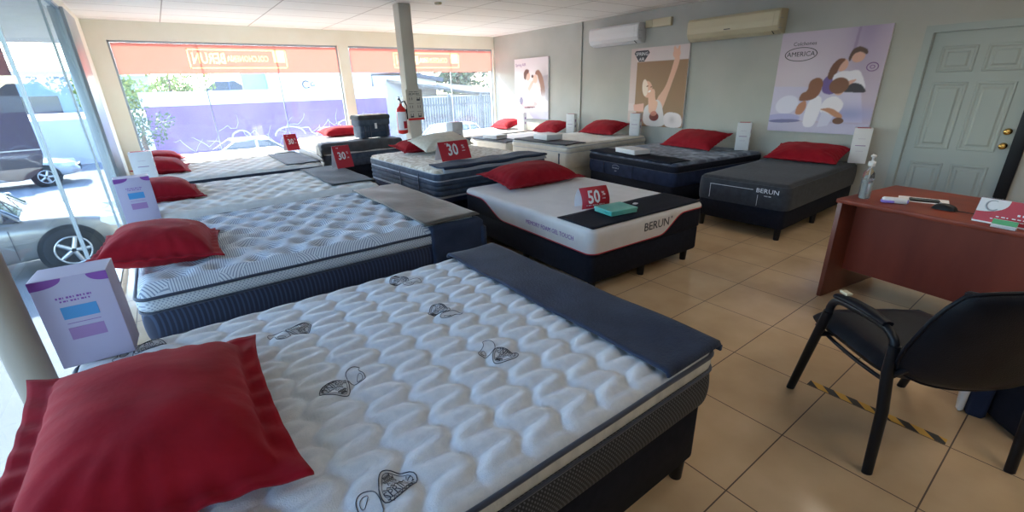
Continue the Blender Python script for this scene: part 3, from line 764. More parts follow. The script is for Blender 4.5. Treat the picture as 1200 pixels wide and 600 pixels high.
# ---- bed H
zH = .72; aH = R(-90); LH, WH_ = 1.74, 1.34; fH = (2.635, 7.69)
box_spring(fH, aH, LH, WH_, .11, .36, 'dark base under the window bed that carries the grey mattress sample', M['baseblack'])
mattress(fH, aH, LH, WH_, zH, .36, 'bright white mattress by the front window pier under the grey sample block',
    [('quilt_border', .36, .46, M['slate'], .0, .014), ('quilt_border', .462, .56, M['slate'], .0, .014), ('white_band', .563, .69, M['gather'], .002, .012)],
    tufts(.2, .17, .008), M['foam_white'], res=.035, roll=.04, pipes=[(.695, .008, .004), (.561, .006, .006)])
locH, _ = place(fH, aH, LH)
drape(locH, aH, 'slate padded runner hanging over the foot of the window pier bed', M['covergrey'], LH - .32, LH + .16, LH, WH_, zH + .022, -WH_ / 2 - .20, WH_ / 2 + .1, th=.02, r=.05, res=.03, wr=.006, seed=15)

# ---- wall beds
aW = R(180)
# J charcoal
zJ = .572; aJ = R(180 + 1.0); LJ, WJ = 1.92, .95; fJ = (4.66, 2.27)
box_spring(fJ, aJ, LJ, WJ, .12, .315, 'black base on stub legs under the charcoal single mattress', M['baseblack'])
tJ = mattress(fJ, aJ, LJ, WJ, zJ, .315, 'charcoal single foam mattress against the wall beside the desk',
    [('side_border', .315, .545, M['charcoal'], .0, .010)], flat, M['charcoal'], res=.03, roll=.055, r=.09)
b = MB(); X_ = LJ + .011
T0 = Matrix.Translation((X_, .28, .175)) @ Matrix.Rotation(PI / 2, 4, 'Z') @ Matrix.Rotation(PI / 2, 4, 'X')
b.text('BERUN', .062, T0, .0006, sx=1.15); b.marks(.07, .008, Matrix.Translation((X_, .29, .128)) @ Matrix.Rotation(PI / 2, 4, 'Z') @ Matrix.Rotation(PI / 2, 4, 'X'), 5)
b.box(X_ - .001, X_ + .001, -.32, .14, .175, .179); b.box(X_ - .001, X_ + .001, -.32, -.316, .03, .179); b.box(X_ - .001, X_ + .001, .19, .193, .02, .13)
b.build('printed_logo', M['paper'], tJ)
# I marbled navy
zI = .605; aI = R(180 - 7); LI, WI = 1.72, 1.62; fI = (4.885, 3.945)
box_spring(fI, aI, LI, WI, .11, .33, 'dark base under the marbled navy mattress', M['baseblack'])
tI = mattress(fI, aI, LI, WI, zI, .33, 'navy mattress with marbled blue grey top by the right wall',
    [('border', .33, .50, M['navy'], .002, .012), ('euro_top_band', .503, .578, M['baseblack'], -.004, .012)],
    tufts(.17, .15, .010), M['quilt_i'], res=.025, roll=.035, pipes=[(.582, .006, .004), (.502, .007, .0)])
b = MB(); T0 = Matrix.Translation((LI + .014, -.20, .105)) @ Matrix.Rotation(PI / 2, 4, 'Z') @ Matrix.Rotation(PI / 2, 4, 'X')
b.marks(.13, .014, T0, 7, .0006); b.tube([(LI + .014, -.20 + .07 * math.cos(R(a)), .118 + .03 * math.sin(R(a))) for a in range(10, 171, 16)], .002, 5)
b.box(LI + .012, LI + .014, -.22, -.18, .062, .070)
b.build('stitched_logo', M['greyband'], tI)
for y in (-.45, .12):
    MB().tube([(LI + .006, y, .01), (LI + .016, y, .08), (LI + .006, y, .165)], .008, 6, flat=.5).build('border_seam', M['piping'], tI)
locI, _ = place(fI, aI, LI)
drape(locI, aI, 'black cover on the foot of the marbled navy mattress', M['baseblack'], LI - .34, LI + .01, LI, WI, zI + .014, -WI / 2 + .03, WI / 2 - .06, th=.010, res=.04, wr=.004, seed=17)
# K ivory
zK = .672; LK, WK = 1.86, 1.42; fK = (4.79, 5.69)
box_spring(fK, aW, LK, WK, .11, .34, 'base under the thick ivory mattress by the right wall', M['ivory'])
tK = mattress(fK, aW, LK, WK, zK, .34, 'thick ivory mattress with patterned sides against the right wall',
    [('border', .34, .57, M['ivory'], .0, .012), ('euro_top_band', .573, .645, M['ivory'], -.002, .014)],
    tufts(.2, .16, .010), M['ivory'], res=.03, roll=.035, pipes=[(.648, .006, .004), (.571, .006, .0)], pm=M['greyband'])
MB().box(LK + .008, LK + .014, .50, .53, .05, .21).build('vent_label', M['slate'], tK)
locK, _ = place(fK, aW, LK)
drape(locK, aW, 'dark grey cover on the foot of the thick ivory mattress', M['covergrey'], LK - .42, LK + .004, LK, WK, zK + .016, -WK / 2 + .05, WK / 2 - .05, th=.010, res=.04, wr=.003, seed=19)
# L with red line
fL = (4.82, 7.2); LL, WL = 1.84, 1.26
box_spring(fL, aW, LL, WL, .11, .40, 'dark base under the white mattress with a red edge line', M['baseblack'])
mattress(fL, aW, LL, WL, .60, .40, 'white mattress with a thin red edge line beyond the ivory one',
    [('red_line', .40, .412, M['red_card'], -.003, .004), ('border', .412, .575, M['ivory'], .0, .010)], flat, M['foam_white'], res=.04, roll=.03)
locL, _ = place(fL, aW, LL)
drape(locL, aW, 'dark grey cover on the foot of the red lined mattress', M['covergrey'], LL - .38, LL + .004, LL, WL, .606, -WL / 2 + .03, WL / 2 - .03, th=.008, res=.05, wr=.002, seed=20)
fM = (4.80, 8.72); LM, WM = 1.86, 1.28
box_spring(fM, aW, LM, WM, .11, .33, 'dark base under the bright mattress in the far room corner', M['baseblack'])
mattress(fM, aW, LM, WM, .60, .33, 'bright white mattress in the far corner beside the front window',
    [('border', .33, .575, M['slate'], .0, .012)], tufts(.2, .16, .008), M['foam_white'], res=.04, roll=.035, pipes=[(.578, .008, .004)])

# ------------------------------------------------------------ pillows
pillow((-.20, 1.345, .735), (R(1), R(6), R(0)), .57, .77, .18, 'big red velvet pillow on the nearest white quilted mattress', seed=1, flange=.055)
pillow((-.17, 3.33, .705), (R(-3), R(6), R(-4)), .60, .78, .22, 'red velvet pillow on the zigzag knit mattress beside a carton', seed=2, flange=.05)
pillow((-.12, 5.28, .705), (0, R(5), R(3)), .54, .74, .20, 'red pillow on the third mattress from the camera', seed=3)
pillow((-.12, 7.20, .705), (0, R(6), R(-2)), .56, .74, .19, 'red pillow on the fourth mattress, behind its white carton', seed=4)
pillow((-.10, 8.62, .69), (0, R(4), R(5)), .50, .70, .14, 'sunlit red pillow on the mattress closest to the front window', seed=5)
pillow((3.10, 3.80, .625), (R(6), 0, R(-2)), .98, .62, .20, 'red velvet pillow at the head of the white memory foam mattress', seed=6)
pillow((2.78, 5.92, .785), (R(8), 0, R(3)), .62, .44, .15, 'red pillow under the beige pillow on the beige printed mattress', seed=7)
M['beige'] = vary(mat('beige_pillow_knit', rough=.85, sheen=.2), (.55, .51, .42), (.61, .57, .48), 30, 3, bump=.3, bscale=120)
pillow((3.02, 5.66, .845), (R(15), R(-3), R(4)), .74, .46, .14, 'plain beige pillow leaning on the beige printed mattress', m=M['beige'], seed=8, flange=.01, conc=.02)
pillow((2.75, 9.10, .80), (R(8), 0, R(2)), .85, .46, .17, 'bright sunlit red pillow on the window pier bed', seed=9)
def wallpillow(y, x, z, sy, label, seed, tilt=28, rz=0, T=.17, sx=.48):
    pillow((x, y, z), (0, R(-tilt), R(rz)), sx, sy, T, label, seed=seed, flange=.025, conc=.015)
wallpillow(2.31, 6.28, .67, .78, 'red pillow on the charcoal single mattress', 10, 15, 2, T=.15)
wallpillow(3.79, 6.20, .735, .86, 'red velvet pillow propped on the marbled navy mattress', 11, 23, -8, T=.15)
wallpillow(5.68, 6.33, .79, .78, 'red pillow on the thick ivory mattress', 12, 18)
wallpillow(7.15, 6.38, .72, .72, 'red pillow on the mattress with the red edge line', 13, 19)
wallpillow(8.72, 6.38, .71, .66, 'red pillow in the far corner under the couple poster edge', 14, 16)

# cartons
carton((-.383, 2.055, zA + .012), R(-3), 'lilac carton with blue and purple panels on the nearest mattress', w=.205, d=.15)
carton((-.28, 4.40, .640), R(4), 'lilac carton with blue and purple panels on the third mattress', w=.215, d=.15, h=.34)
carton((-.275, 6.55, .640), R(-2), 'white carton with a teal strip standing on the fourth mattress', w=.205, d=.13, h=.33, kind='white')
carton((3.46, 5.93, zG + .008), R(10), 'white carton beside the beige pillow on the beige printed mattress', w=.20, d=.14, h=.36, kind='white')
def wallcarton(y, z, lab, x=6.42, rz=-68, h=.37, tilt=0):
    carton((x, y, z), R(rz), lab, w=.17, d=.13, h=h, kind='white', tilt=tilt)
wallcarton(1.83, zJ + .004, 'white carton leaning by the door on the charcoal single mattress', 6.46, -72, .40)
wallcarton(3.17, zI + .012, 'white carton beside the pillow on the marbled navy mattress', 6.36)
wallcarton(5.06, zK + .012, 'white carton beside the pillow on the thick ivory mattress', 6.40)
wallcarton(6.64, .604, 'white carton below the conduit on the red lined mattress', 6.42, h=.39)
wallcarton(8.22, .604, 'white carton below the couple poster on the far corner mattress', 6.42, h=.37)

# small flat white boxes on covers
def flatbox(loc, rz, w, d, h, m, label, lid=None):
    t = thing('flat_box', label, 'box', loc, R(rz))
    MB().box(-w / 2, w / 2, -d / 2, d / 2, 0, h * .8, b=.003).build('box_body', m, t)
    MB().box(-w / 2 - .003, w / 2 + .003, -d / 2 - .003, d / 2 + .003, h * .55, h, b=.003).build('lid', lid or m, t)
    return t
flatbox((5.03, 5.72, zK + .038), -8, .30, .40, .085, M['white'], 'white flat box on the cover of the thick ivory mattress')
flatbox((5.03, 7.25, .618), 5, .26, .42, .07, M['white'], 'white flat box on the cover of the red lined mattress')
flatbox((5.08, 4.02, zI + .036), -14, .26, .42, .06, M['white'], 'white flat box on the black cover of the marbled navy mattress')
flatbox((2.80, 2.345, zF + .012), -9, .265, .215, .042, M['teal'], 'teal flat gift box on the black cover of the foam mattress')
pc = MB(); pc.slab(-.03, .03, -.02, .02, [(.002, 0), (0, .001), (0, .003)], .015)
tag(pc.build('round_sticker', M['paper'], loc=(3.12, 2.40, zF + .011), rot=(0, 0, .3)), 'small white sticker on the black cover behind the teal box', 'sticker')

# ------------------------------------------------------------ sale signs
def tent_sign(loc, rz, w, h, label, big, tilt=18, curved=False):
    t = thing('sale_sign', label, 'sign', loc, R(rz))
    d = h * math.sin(R(tilt)) + .02
    if not curved:
        f = MB(); T = .0025
        f.add([(-w / 2, -d, 0), (w / 2, -d, 0), (w / 2, 0, h), (-w / 2, 0, h), (-w / 2, -d + T, 0), (w / 2, -d + T, 0), (w / 2, T, h), (-w / 2, T, h)],
              [(0, 1, 2, 3), (7, 6, 5, 4), (0, 4, 5, 1), (3, 2, 6, 7), (0, 3, 7, 4), (1, 5, 6, 2)])
        f.build('front_panel', M['red_card'], t)
        f = MB(); f.add([(-w / 2, d, 0), (w / 2, d, 0), (w / 2, .003, h), (-w / 2, .003, h), (-w / 2, d + T, 0), (w / 2, d + T, 0), (w / 2, T + .003, h), (-w / 2, T + .003, h)],
              [(0, 3, 2, 1), (7, 4, 5, 6), (0, 1, 5, 4), (3, 7, 6, 2), (0, 4, 7, 3), (1, 2, 6, 5)])
        f.build('back_panel', M['paper'], t)
        an = math.atan2(d, h)
        TT = Matrix.Translation((0, -d / 2 - .0015, h / 2)) @ Matrix.Rotation(PI / 2 - an, 4, 'X')
        fx = lambda x, y: TT @ Matrix.Translation((x, y, 0))
    else:
        def arc(sgn):
            f = MB(); n = 12; vs = []
            for i in range(n + 1):
                a = i / n; yy = sgn * (d * (1 - a) + .045 * math.sin(PI * a) * .6); zz = h * a
                vs += [(-w / 2, yy, zz), (w / 2, yy, zz), (w / 2, yy - sgn * .002, zz), (-w / 2, yy - sgn * .002, zz)]
            f.loft([vs[4 * i:4 * i + 4] for i in range(n + 1)])
            return f
        arc(-1).build('front_panel', M['red_card'], t); arc(1).build('back_panel', M['paper'], t)
        def fx(x, y):
            a = (y + h / 2) / h; yy = -(d * (1 - a) + .027 * math.sin(PI * a)); sl = math.atan2(d - .027 * PI * math.cos(PI * a), h)
            return Matrix.Translation((x, yy - .0015, a * h)) @ Matrix.Rotation(PI / 2 - sl, 4, 'X')
    b = MB()
    k_ = min(1, w / h / 1.55); b.text(big, h * .90 * k_, fx(-w * .07, h * .03), .0008, sx=.80, bold=.022); b.text('%', h * .30 * k_, fx(w * .30, h * .16), .0008); b.marks(w * .13, h * .05, fx(w * .31, -h * .06), 3, .0008)
    b.marks(w * (.7 if curved else .12), h * .04, fx(0 if curved else -w * .22, -h * .34 if curved else h * .42), 9 if curved else 2, .0008)
    b.build('sign_text', M['paper'], t)
    return t
tent_sign((2.745, 4.86, zG + .030), 3, .42, .215, 'red 30 percent sale sign on the navy runner of the beige printed mattress', '30')
tent_sign((2.79, 2.60, zF + .011), -14, .27, .17, 'curved red 50 percent sale sign behind the teal box', '50', curved=True, tilt=14)
tent_sign((1.62, 5.55, .69), 10, .21, .25, 'red 30 percent sale sign on the grey cover of the third mattress', '30', tilt=12)
tent_sign((1.60, 8.10, .665), 12, .20, .25, 'red 30 percent sale sign nearest the front window', '30', tilt=12)

# ------------------------------------------------------------ mattress sample block on bed H
t = thing('mattress_sample', 'grey mattress sample block with dark straps beside the column', 'sample', (2.93, 8.02, zH + .048), R(4))
MB().slab(-.27, .27, -.17, .17, [(.015, 0), (0, .02), (.0, .18), (.012, .20)], .04).build('sample_core', M['slate'], t)
MB().slab(-.285, .285, -.185, .185, [(.012, .2), (0, .22), (0, .285), (.012, .30)], .04).build('pillow_top', M['slate'], t)
MB().slab(-.295, .295, -.19, .19, [(.01, .30), (0, .31), (0, .35), (.02, .372)], .04).build('euro_top', M['covergrey'], t)
mb = MB(); X, Y, Z, nx, ny = top_grid(.52, .34, .378, tufts(.12, .1, .008), .02, .02, .04); grid_into(mb, X - .26, Y, Z, nx, ny); mb.build('quilted_top', M['quilt_g'], t)
for x in (-.2, -.1, .2):
    MB().tube([(x, -.172, .0), (x, -.178, .1), (x, -.172, .2)], .010, 6, flat=.5).build('strap', M['piping'], t)
MB().box(-.02, .02, -.196, -.190, .15, .24).build('hang_tag', M['paper'], t)
MB().tube([(-.27, -.18, .105), (.27, -.18, .105)], .007, 6).build('seam_cord', M['piping'], t)

# ------------------------------------------------------------ column fittings
t = thing('safety_notice', 'pale notice board with small icons and a red strip on the column', 'notice', (2.985, 6.298, 0))
MB().box(-.125, .125, -.012, -.002, 1.115, 1.535).build('board', M['column'], t)
b = MB()
for i, z in enumerate((1.41, 1.30, 1.19)):
    for x in (-.06, .06):
        if (i, x) in ((0, .06),): b.box(x - .03, x + .02, -.014, -.012, z - .03, z - .005)
        elif i == 2: b.box(x - .025, x + .025, -.014, -.012, z - .035, z - .015)
        for dx in (-.018, .018): b.box(x + dx - .004, x + dx + .004, -.014, -.012, z - .02, z + .018)
        b.box(x - .035, x + .035, -.014, -.012, z + .042, z + .046)
b.marks(.15, .012, Matrix.Translation((0, -.013, 1.502)) @ Matrix.Rotation(PI / 2, 4, 'X'), 6)
b.marks(.17, .018, Matrix.Translation((0, -.013, 1.475)) @ Matrix.Rotation(PI / 2, 4, 'X'), 9)
b.build('notice_print', M['ink'], t)
MB().box(-.125, .125, -.018, -.012, 1.115, 1.145).build('red_strip', M['red_paint'], t)
t = thing('fire_extinguisher', 'red and white fire extinguisher hung on the column side', 'fire extinguisher', (2.79, 6.36, .93))
MB().lathe([(.03, 0), (.066, .012), (.07, .03), (.07, .31), (.06, .35), (.03, .385), (.022, .40), (.022, .42)], 28).build('cylinder', M['red_paint'], t)
MB().tube([(0, 0, .42), (0, 0, .45)], .024, 12).build('valve', M['steel'], t)
MB().tube([(.0, -.01, .455), (-.04, -.05, .49), (-.06, -.08, .475)], .008, 8).build('carry_handle', M['black'], t)
MB().tube([(.0, -.01, .465), (-.03, -.05, .51), (-.05, -.08, .515)], .006, 8).build('trigger', M['black'], t)
MB().tube([(.02, 0, .44), (.06, -.02, .45), (.082, -.03, .38), (.08, -.02, .2)], .009, 8).build('hose', M['black'], t)
MB().grid(lambda u, v: (.0712 * math.cos(R(190 + 130 * u)), .0712 * math.sin(R(190 + 130 * u)), .06 + .25 * v), 14, 2).build('white_label', M['paper'], t)
MB().grid(lambda u, v: (.0718 * math.cos(R(262 + 50 * u)), .0718 * math.sin(R(262 + 50 * u)), .08 + .10 * v), 8, 2).build('red_label', M['red_card'], t)
MB().box(.06, .095, -.015, .015, .28, .34).build('wall_bracket', M['black'], t)

# ------------------------------------------------------------ air conditioners
def ac(y0, y1, z0, z1, m, label, logo):
    D = .21; W_ = y1 - y0; H_ = z1 - z0
    t = thing('air_conditioner', label, 'air conditioner', (XR - .002, (y0 + y1) / 2, z0))
    prof = [(0, 0), (-.09, 0), (-.17, .035), (-.205, .09), (-.21, H_ * .55), (-.205, H_ - .035), (-.175, H_ - .004), (0, H_)]
    def ring(y, s): return [(p[0] * s, y, (p[1] - H_ / 2) * (s * .5 + .5) + H_ / 2) for p in prof]
    b = MB(); b.loft([ring(-W_ / 2, .93), ring(-W_ / 2 + .012, 1), ring(W_ / 2 - .012, 1), ring(W_ / 2, .93)], smooth=False); b.build('housing', m, t)
    b = MB(); b.loft([[(p[0] - .004, y, p[1]) for p in prof[3:7]] + [(p[0] + .002, y, p[1]) for p in prof[3:7][::-1]] for y in (-W_ / 2 + .07, W_ / 2 - .02)], smooth=False); b.build('front_cover', m, t)
    b = MB(); b.add([(-.10, -W_ / 2 + .08, -.002), (-.10, W_ / 2 - .05, -.002), (-.175, W_ / 2 - .05, .033), (-.175, -W_ / 2 + .08, .033)], [(0, 1, 2, 3)])
    b.build('air_outlet', M['black'], t)
    b = MB(); b.add([(-.128, -W_ / 2 + .085, -.006), (-.128, W_ / 2 - .055, -.006), (-.190, W_ / 2 - .055, .028), (-.190, -W_ / 2 + .085, .028), (-.128, -W_ / 2 + .085, -.001), (-.128, W_ / 2 - .055, -.001), (-.188, W_ / 2 - .055, .034), (-.188, -W_ / 2 + .085, .034)], [(0, 1, 2, 3), (4, 7, 6, 5), (2, 6, 7, 3), (0, 4, 5, 1), (0, 3, 7, 4), (1, 5, 6, 2)])
    b.build('louver', m, t)
    if logo: MB().box(-.2165, -.2145, -.02, .07, H_ * .36, H_ * .40).build('badge', M['ink'], t)
    b = MB(); b.box(-.19, -.10, -W_ / 2 - .0012, -W_ / 2, H_ * .2, H_ * .22); b.box(-.19, -.10, -W_ / 2 - .0012, -W_ / 2, H_ * .6, H_ * .62)
    for zq in (.28, .36, .7): b.cyl((-.15, -W_ / 2 - .002, H_ * zq), (-.15, -W_ / 2, H_ * zq), .006, n=8)
    b.build('end_grille', M['greyband'], t)
    return t
ac(5.19, 6.28, 2.15, 2.45, M['white'], 'white split air conditioner high on the right wall above the arm poster', False)
ac(3.00, 4.30, 2.08, 2.37, M['offwhite'], 'yellowed older split air conditioner nearer the door', True)
t = thing('emergency_light', 'cream two part emergency light box between the air conditioners', 'emergency light', (XR - .002, 4.93, 2.355))
MB().box(-.06, 0, -.24, .10, 0, .12, b=.006).build('battery_box', M['offwhite'], t)
MB().box(-.055, 0, .105, .24, .005, .115, b=.006).build('lamp_box', M['offwhite'], t)
t = thing('smoke_detector', 'small white ceiling detector near the column top', 'detector', (3.36, 6.06, ZC - .028))
MB().lathe([(.03, 0), (.045, .006), (.05, .02), (.05, .027)], 20).build('detector_body', M['offwhite'], t)

# ------------------------------------------------------------ posters (printed boards)
mp_ = M['print'] = mat('printed_canvas', rough=.5)
va = nd(mp_, 'ShaderNodeVertexColor', layer_name='Print'); lk(mp_, va.outputs['Color'], bsdf(mp_).inputs['Base Color'])
def inpoly(U, V, pts):
    c_ = np.zeros(U.shape, bool); n = len(pts)
    for i in range(n):
        x1, y1 = pts[i]; x2, y2 = pts[(i + 1) % n]
        if y1 == y2: continue
        c_ ^= ((y1 > V) != (y2 > V)) & (U < (x2 - x1) * (V - y1) / (y2 - y1) + x1)
    return c_
def chaikin(P_, k=2):
    for _ in range(k):
        P_ = [q for a, b_ in zip(P_, P_[1:] + P_[:1]) for q in ((a[0] * .78 + b_[0] * .22, a[1] * .78 + b_[1] * .22), (a[0] * .22 + b_[0] * .78, a[1] * .22 + b_[1] * .78))]
    return P_
def blur(C, k):
    for _ in range(k):
        C = (np.concatenate([C[:1], C[:-1]]) + 2 * C + np.concatenate([C[1:], C[-1:]])) / 4
        C = (np.concatenate([C[:, :1], C[:, :-1]], 1) + 2 * C + np.concatenate([C[:, 1:], C[:, -1:]], 1)) / 4
    return C
def paint(nx, ny, bg, layers, asp):
    U, V = np.meshgrid(np.linspace(0, 1, nx + 1), np.linspace(0, 1, ny + 1)); C = np.zeros(U.shape + (3,)) + np.array(bg)
    for L_ in layers:
        k = L_[0]; c_ = np.array(L_[-1])
        if k == 'e':
            _, cx, cy, rx, ry, a, _ = L_; a = R(a); dx = (U - cx) * asp; dy = V - cy
            q = np.hypot((dx * math.cos(a) + dy * math.sin(a)) / (rx * asp), (-dx * math.sin(a) + dy * math.cos(a)) / ry)
            w_ = np.clip((1 - q) / .12, 0, 1)
        elif k == 'g':  # soft blob
            _, cx, cy, rx, ry, a, _ = L_; a = R(a); dx = (U - cx) * asp; dy = V - cy
            q = np.hypot((dx * math.cos(a) + dy * math.sin(a)) / (rx * asp), (-dx * math.sin(a) + dy * math.cos(a)) / ry)
            w_ = np.exp(-q ** 2 * 1.5)
        else: w_ = blur(inpoly(U, V, chaikin(list(L_[1])) if len(L_[1]) >= 5 else L_[1]).astype(float), 1)
        C = C * (1 - w_[..., None]) + c_ * w_[..., None]
    return C
def lin(c): return tuple(((x / 255) / 12.92 if x / 255 < .04045 else ((x / 255 + .055) / 1.055) ** 2.4) for x in c)
def poster(y0, y1, z0, z1, label, bg, layers, texts, nx=210, ny=230, tilt=0, th=.03):
    W_, H_ = y1 - y0, z1 - z0
    t = thing('wall_poster', label, 'poster', (XR - .004, y1, z0)); t.rotation_euler = (0, R(tilt), 0)
    MB().box(-th, 0, -W_, 0, 0, H_).build('board', M['paper'], t)
    C = paint(nx, ny, lin(bg), layers, W_ / H_)
    mb = MB(); mb.grid(lambda u, v: (-th - .001, -W_ * u, H_ * v), nx, ny, smooth=False)
    o = mb.build('print', M['print'], t)
    ca = o.data.color_attributes.new('Print', 'FLOAT_COLOR', 'POINT')
    ca.data.foreach_set('color', np.concatenate([C, np.ones(C.shape[:2] + (1,))], 2).astype(np.float32).ravel())
    TT = lambda u, v: Matrix.Translation((-th - .0025, -W_ * u, H_ * v)) @ Matrix.Rotation(-PI / 2, 4, 'Z') @ Matrix.Rotation(PI / 2, 4, 'X')
    LM = [M['ink'], M['paper'], M['mauve_ink']]
    for q in texts:
        b = MB()
        if q[0] == 't': b.text(q[1], q[2], TT(q[3], q[4]), .0006); b.build('poster_lettering', LM[q[5]], t)
        elif q[0] == 'o':
            _, u, v, ru, rv, rad, mi = q
            b.tube([(-th - .0025, -W_ * u + ru * math.cos(2 * PI * k / 40), H_ * v + rv * math.sin(2 * PI * k / 40)) for k in range(40)], rad, 6, closed=True, flat=1); b.build('logo_oval', LM[mi], t)
        elif q[0] == 'b':
            _, u, v, hw, hh, mi = q
            pts = [(-1, .55), (-.8, 1), (.8, 1), (1, .55), (.35, -1), (-.35, -1)]
            b.add([(-th - .002, -W_ * u - p[0] * hw, H_ * v + p[1] * hh) for p in pts], [tuple(range(6))[::-1]]); b.build('logo_badge', LM[mi], t)
    return t
sk = lin((222, 170, 150)); hair = lin((92, 62, 48)); wh = lin((238, 232, 240)); lav = lin((205, 192, 216))
# A: family on a bed
poster(1.845, 3.0, .875, 2.075, 'large poster of a family of four playing on a bed, beside the door', (196, 180, 198), [
    ('g', .8, .95, .2, .5, 0, lin((168, 150, 180))), ('g', .2, .6, .5, .4, 0, lin((214, 200, 212))),
    ('p', [(0, .47), (.85, .45), (.93, .12), (0, .12)], lin((206, 198, 222))), ('p', [(0, 0), (1, 0), (1, .10), (0, .11)], lin((198, 190, 214))),
    ('g', .80, .2, .3, .1, 0, lin((160, 160, 205))), ('p', [(.70, .75), (.72, 1), (.74, 1), (.73, .75)], lin((160, 140, 170))),
    ('e', .17, .28, .13, .10, 20, lin((226, 222, 240))), ('e', .14, .14, .20, .05, 3, lin((176, 172, 214))), ('e', .17, .11, .18, .02, 3, lin((120, 116, 160))),
    # father
    ('p', [(.66, .42), (.62, .52), (.70, .60), (.80, .62), (.86, .52), (.90, .42)], wh), ('p', [(.64, .44), (.70, .50), (.84, .49), (.90, .42), (.89, .40), (.66, .41)], lin((60, 52, 60))),
    ('e', .765, .735, .062, .058, 20, sk), ('p', [(.68, .72), (.70, .80), (.76, .83), (.84, .79), (.84, .74), (.78, .78), (.72, .76), (.70, .68)], hair),
    ('p', [(.70, .45), (.78, .50), (.80, .53), (.74, .52), (.68, .48)], sk),
    # mother
    ('p', [(.50, .40), (.48, .52), (.56, .60), (.64, .58), (.66, .44), (.60, .38)], lin((110, 84, 150))), ('e', .645, .66, .05, .06, -15, sk),
    ('p', [(.52, .55), (.54, .66), (.60, .73), (.67, .72), (.62, .66), (.60, .56), (.56, .52)], lin((120, 72, 48))),
    ('p', [(.58, .50), (.66, .56), (.75, .55), (.74, .60), (.66, .61), (.58, .58)], wh),
    # child left
    ('p', [(.36, .06), (.38, .30), (.44, .38), (.52, .36), (.52, .20), (.48, .05)], wh), ('e', .44, .46, .052, .056, 0, sk),
    ('p', [(.28, .32), (.30, .40), (.36, .42), (.36, .52), (.44, .56), (.50, .52), (.49, .40), (.44, .34), (.36, .32)], lin((138, 84, 54))),
    ('p', [(.27, .18), (.28, .28), (.36, .34), (.38, .26), (.34, .18)], lin((190, 128, 96))),
    # child right
    ('p', [(.50, .22), (.54, .34), (.64, .38), (.74, .30), (.70, .20), (.62, .16)], wh), ('p', [(.52, .06), (.54, .22), (.66, .18), (.62, .08)], lin((212, 208, 228))),
    ('e', .66, .43, .05, .055, 0, sk), ('e', .65, .47, .095, .082, 10, lin((128, 80, 54))), ('p', [(.50, .24), (.58, .22), (.68, .16), (.74, .15), (.74, .19), (.62, .26)], lin((192, 132, 100))),
    ('e', .71, .13, .055, .035, 0, lin((112, 70, 50)))],
    [('t', 'Colchones', .062, .245, .885, 0), ('t', 'AMERICA', .078, .22, .785, 0), ('o', .22, .785, .185, .078, .004, 0), ('o', .905, .635, .055, .045, .005, 2), ('o', .905, .635, .022, .018, .004, 2)])
# B: arm raised
sk2 = lin((226, 176, 150))
poster(4.325, 5.43, .83, 2.07, 'poster of a laughing woman with a raised arm under the white air conditioner', (214, 198, 194), [
    ('p', [(.12, .0), (.12, .83), (1, .83), (1, 0)], lin((150, 116, 84))), ('p', [(.0, .3), (.12, .3), (.12, 1), (0, 1)], lin((206, 188, 184))),
    ('p', [(.10, .28), (.30, .30), (.30, .19), (.12, .19)], lin((222, 170, 150))), ('p', [(0, 0), (.16, 0), (.16, .2), (0, .2)], lin((200, 182, 176))),
    ('p', [(.50, .34), (.66, .50), (.74, .72), (.78, .88), (.86, .87), (.85, .78), (.76, .54), (.67, .30), (.60, .16)], sk2),
    ('e', .80, .90, .065, .06, 10, sk2), ('e', .77, .94, .025, .05, 15, sk2), ('e', .83, .95, .02, .045, -10, sk2),
    ('p', [(.30, .0), (.30, .24), (.40, .30), (.54, .36), (.62, .30), (.66, .18), (.72, .0)], lin((214, 206, 204))),
    ('p', [(.36, .45), (.48, .50), (.50, .34), (.56, .32), (.52, .18), (.40, .16), (.38, .30)], sk2),
    ('e', .345, .48, .095, .115, 12, sk2), ('e', .30, .50, .055, .115, 8, lin((236, 216, 200))), ('e', .385, .455, .028, .014, 30, lin((250, 240, 236))), ('e', .34, .52, .02, .01, 20, lin((150, 96, 80))), ('e', .41, .51, .018, .009, 20, lin((150, 96, 80))),
    ('e', .50, .13, .09, .06, 0, lin((120, 44, 38))), ('e', .49, .17, .06, .035, 10, lin((196, 120, 100))),
    ('p', [(.70, 0), (.66, .14), (.74, .20), (.94, .18), (.99, .10), (.98, 0)], lin((226, 214, 214))), ('g', .82, .1, .06, .06, 30, lin((198, 184, 186)))],
    [('b', .20, .90, .155, .085, 0), ('t', 'SPRING', .075, .20, .925, 1), ('t', 'AIR', .07, .20, .86, 1)], tilt=0)
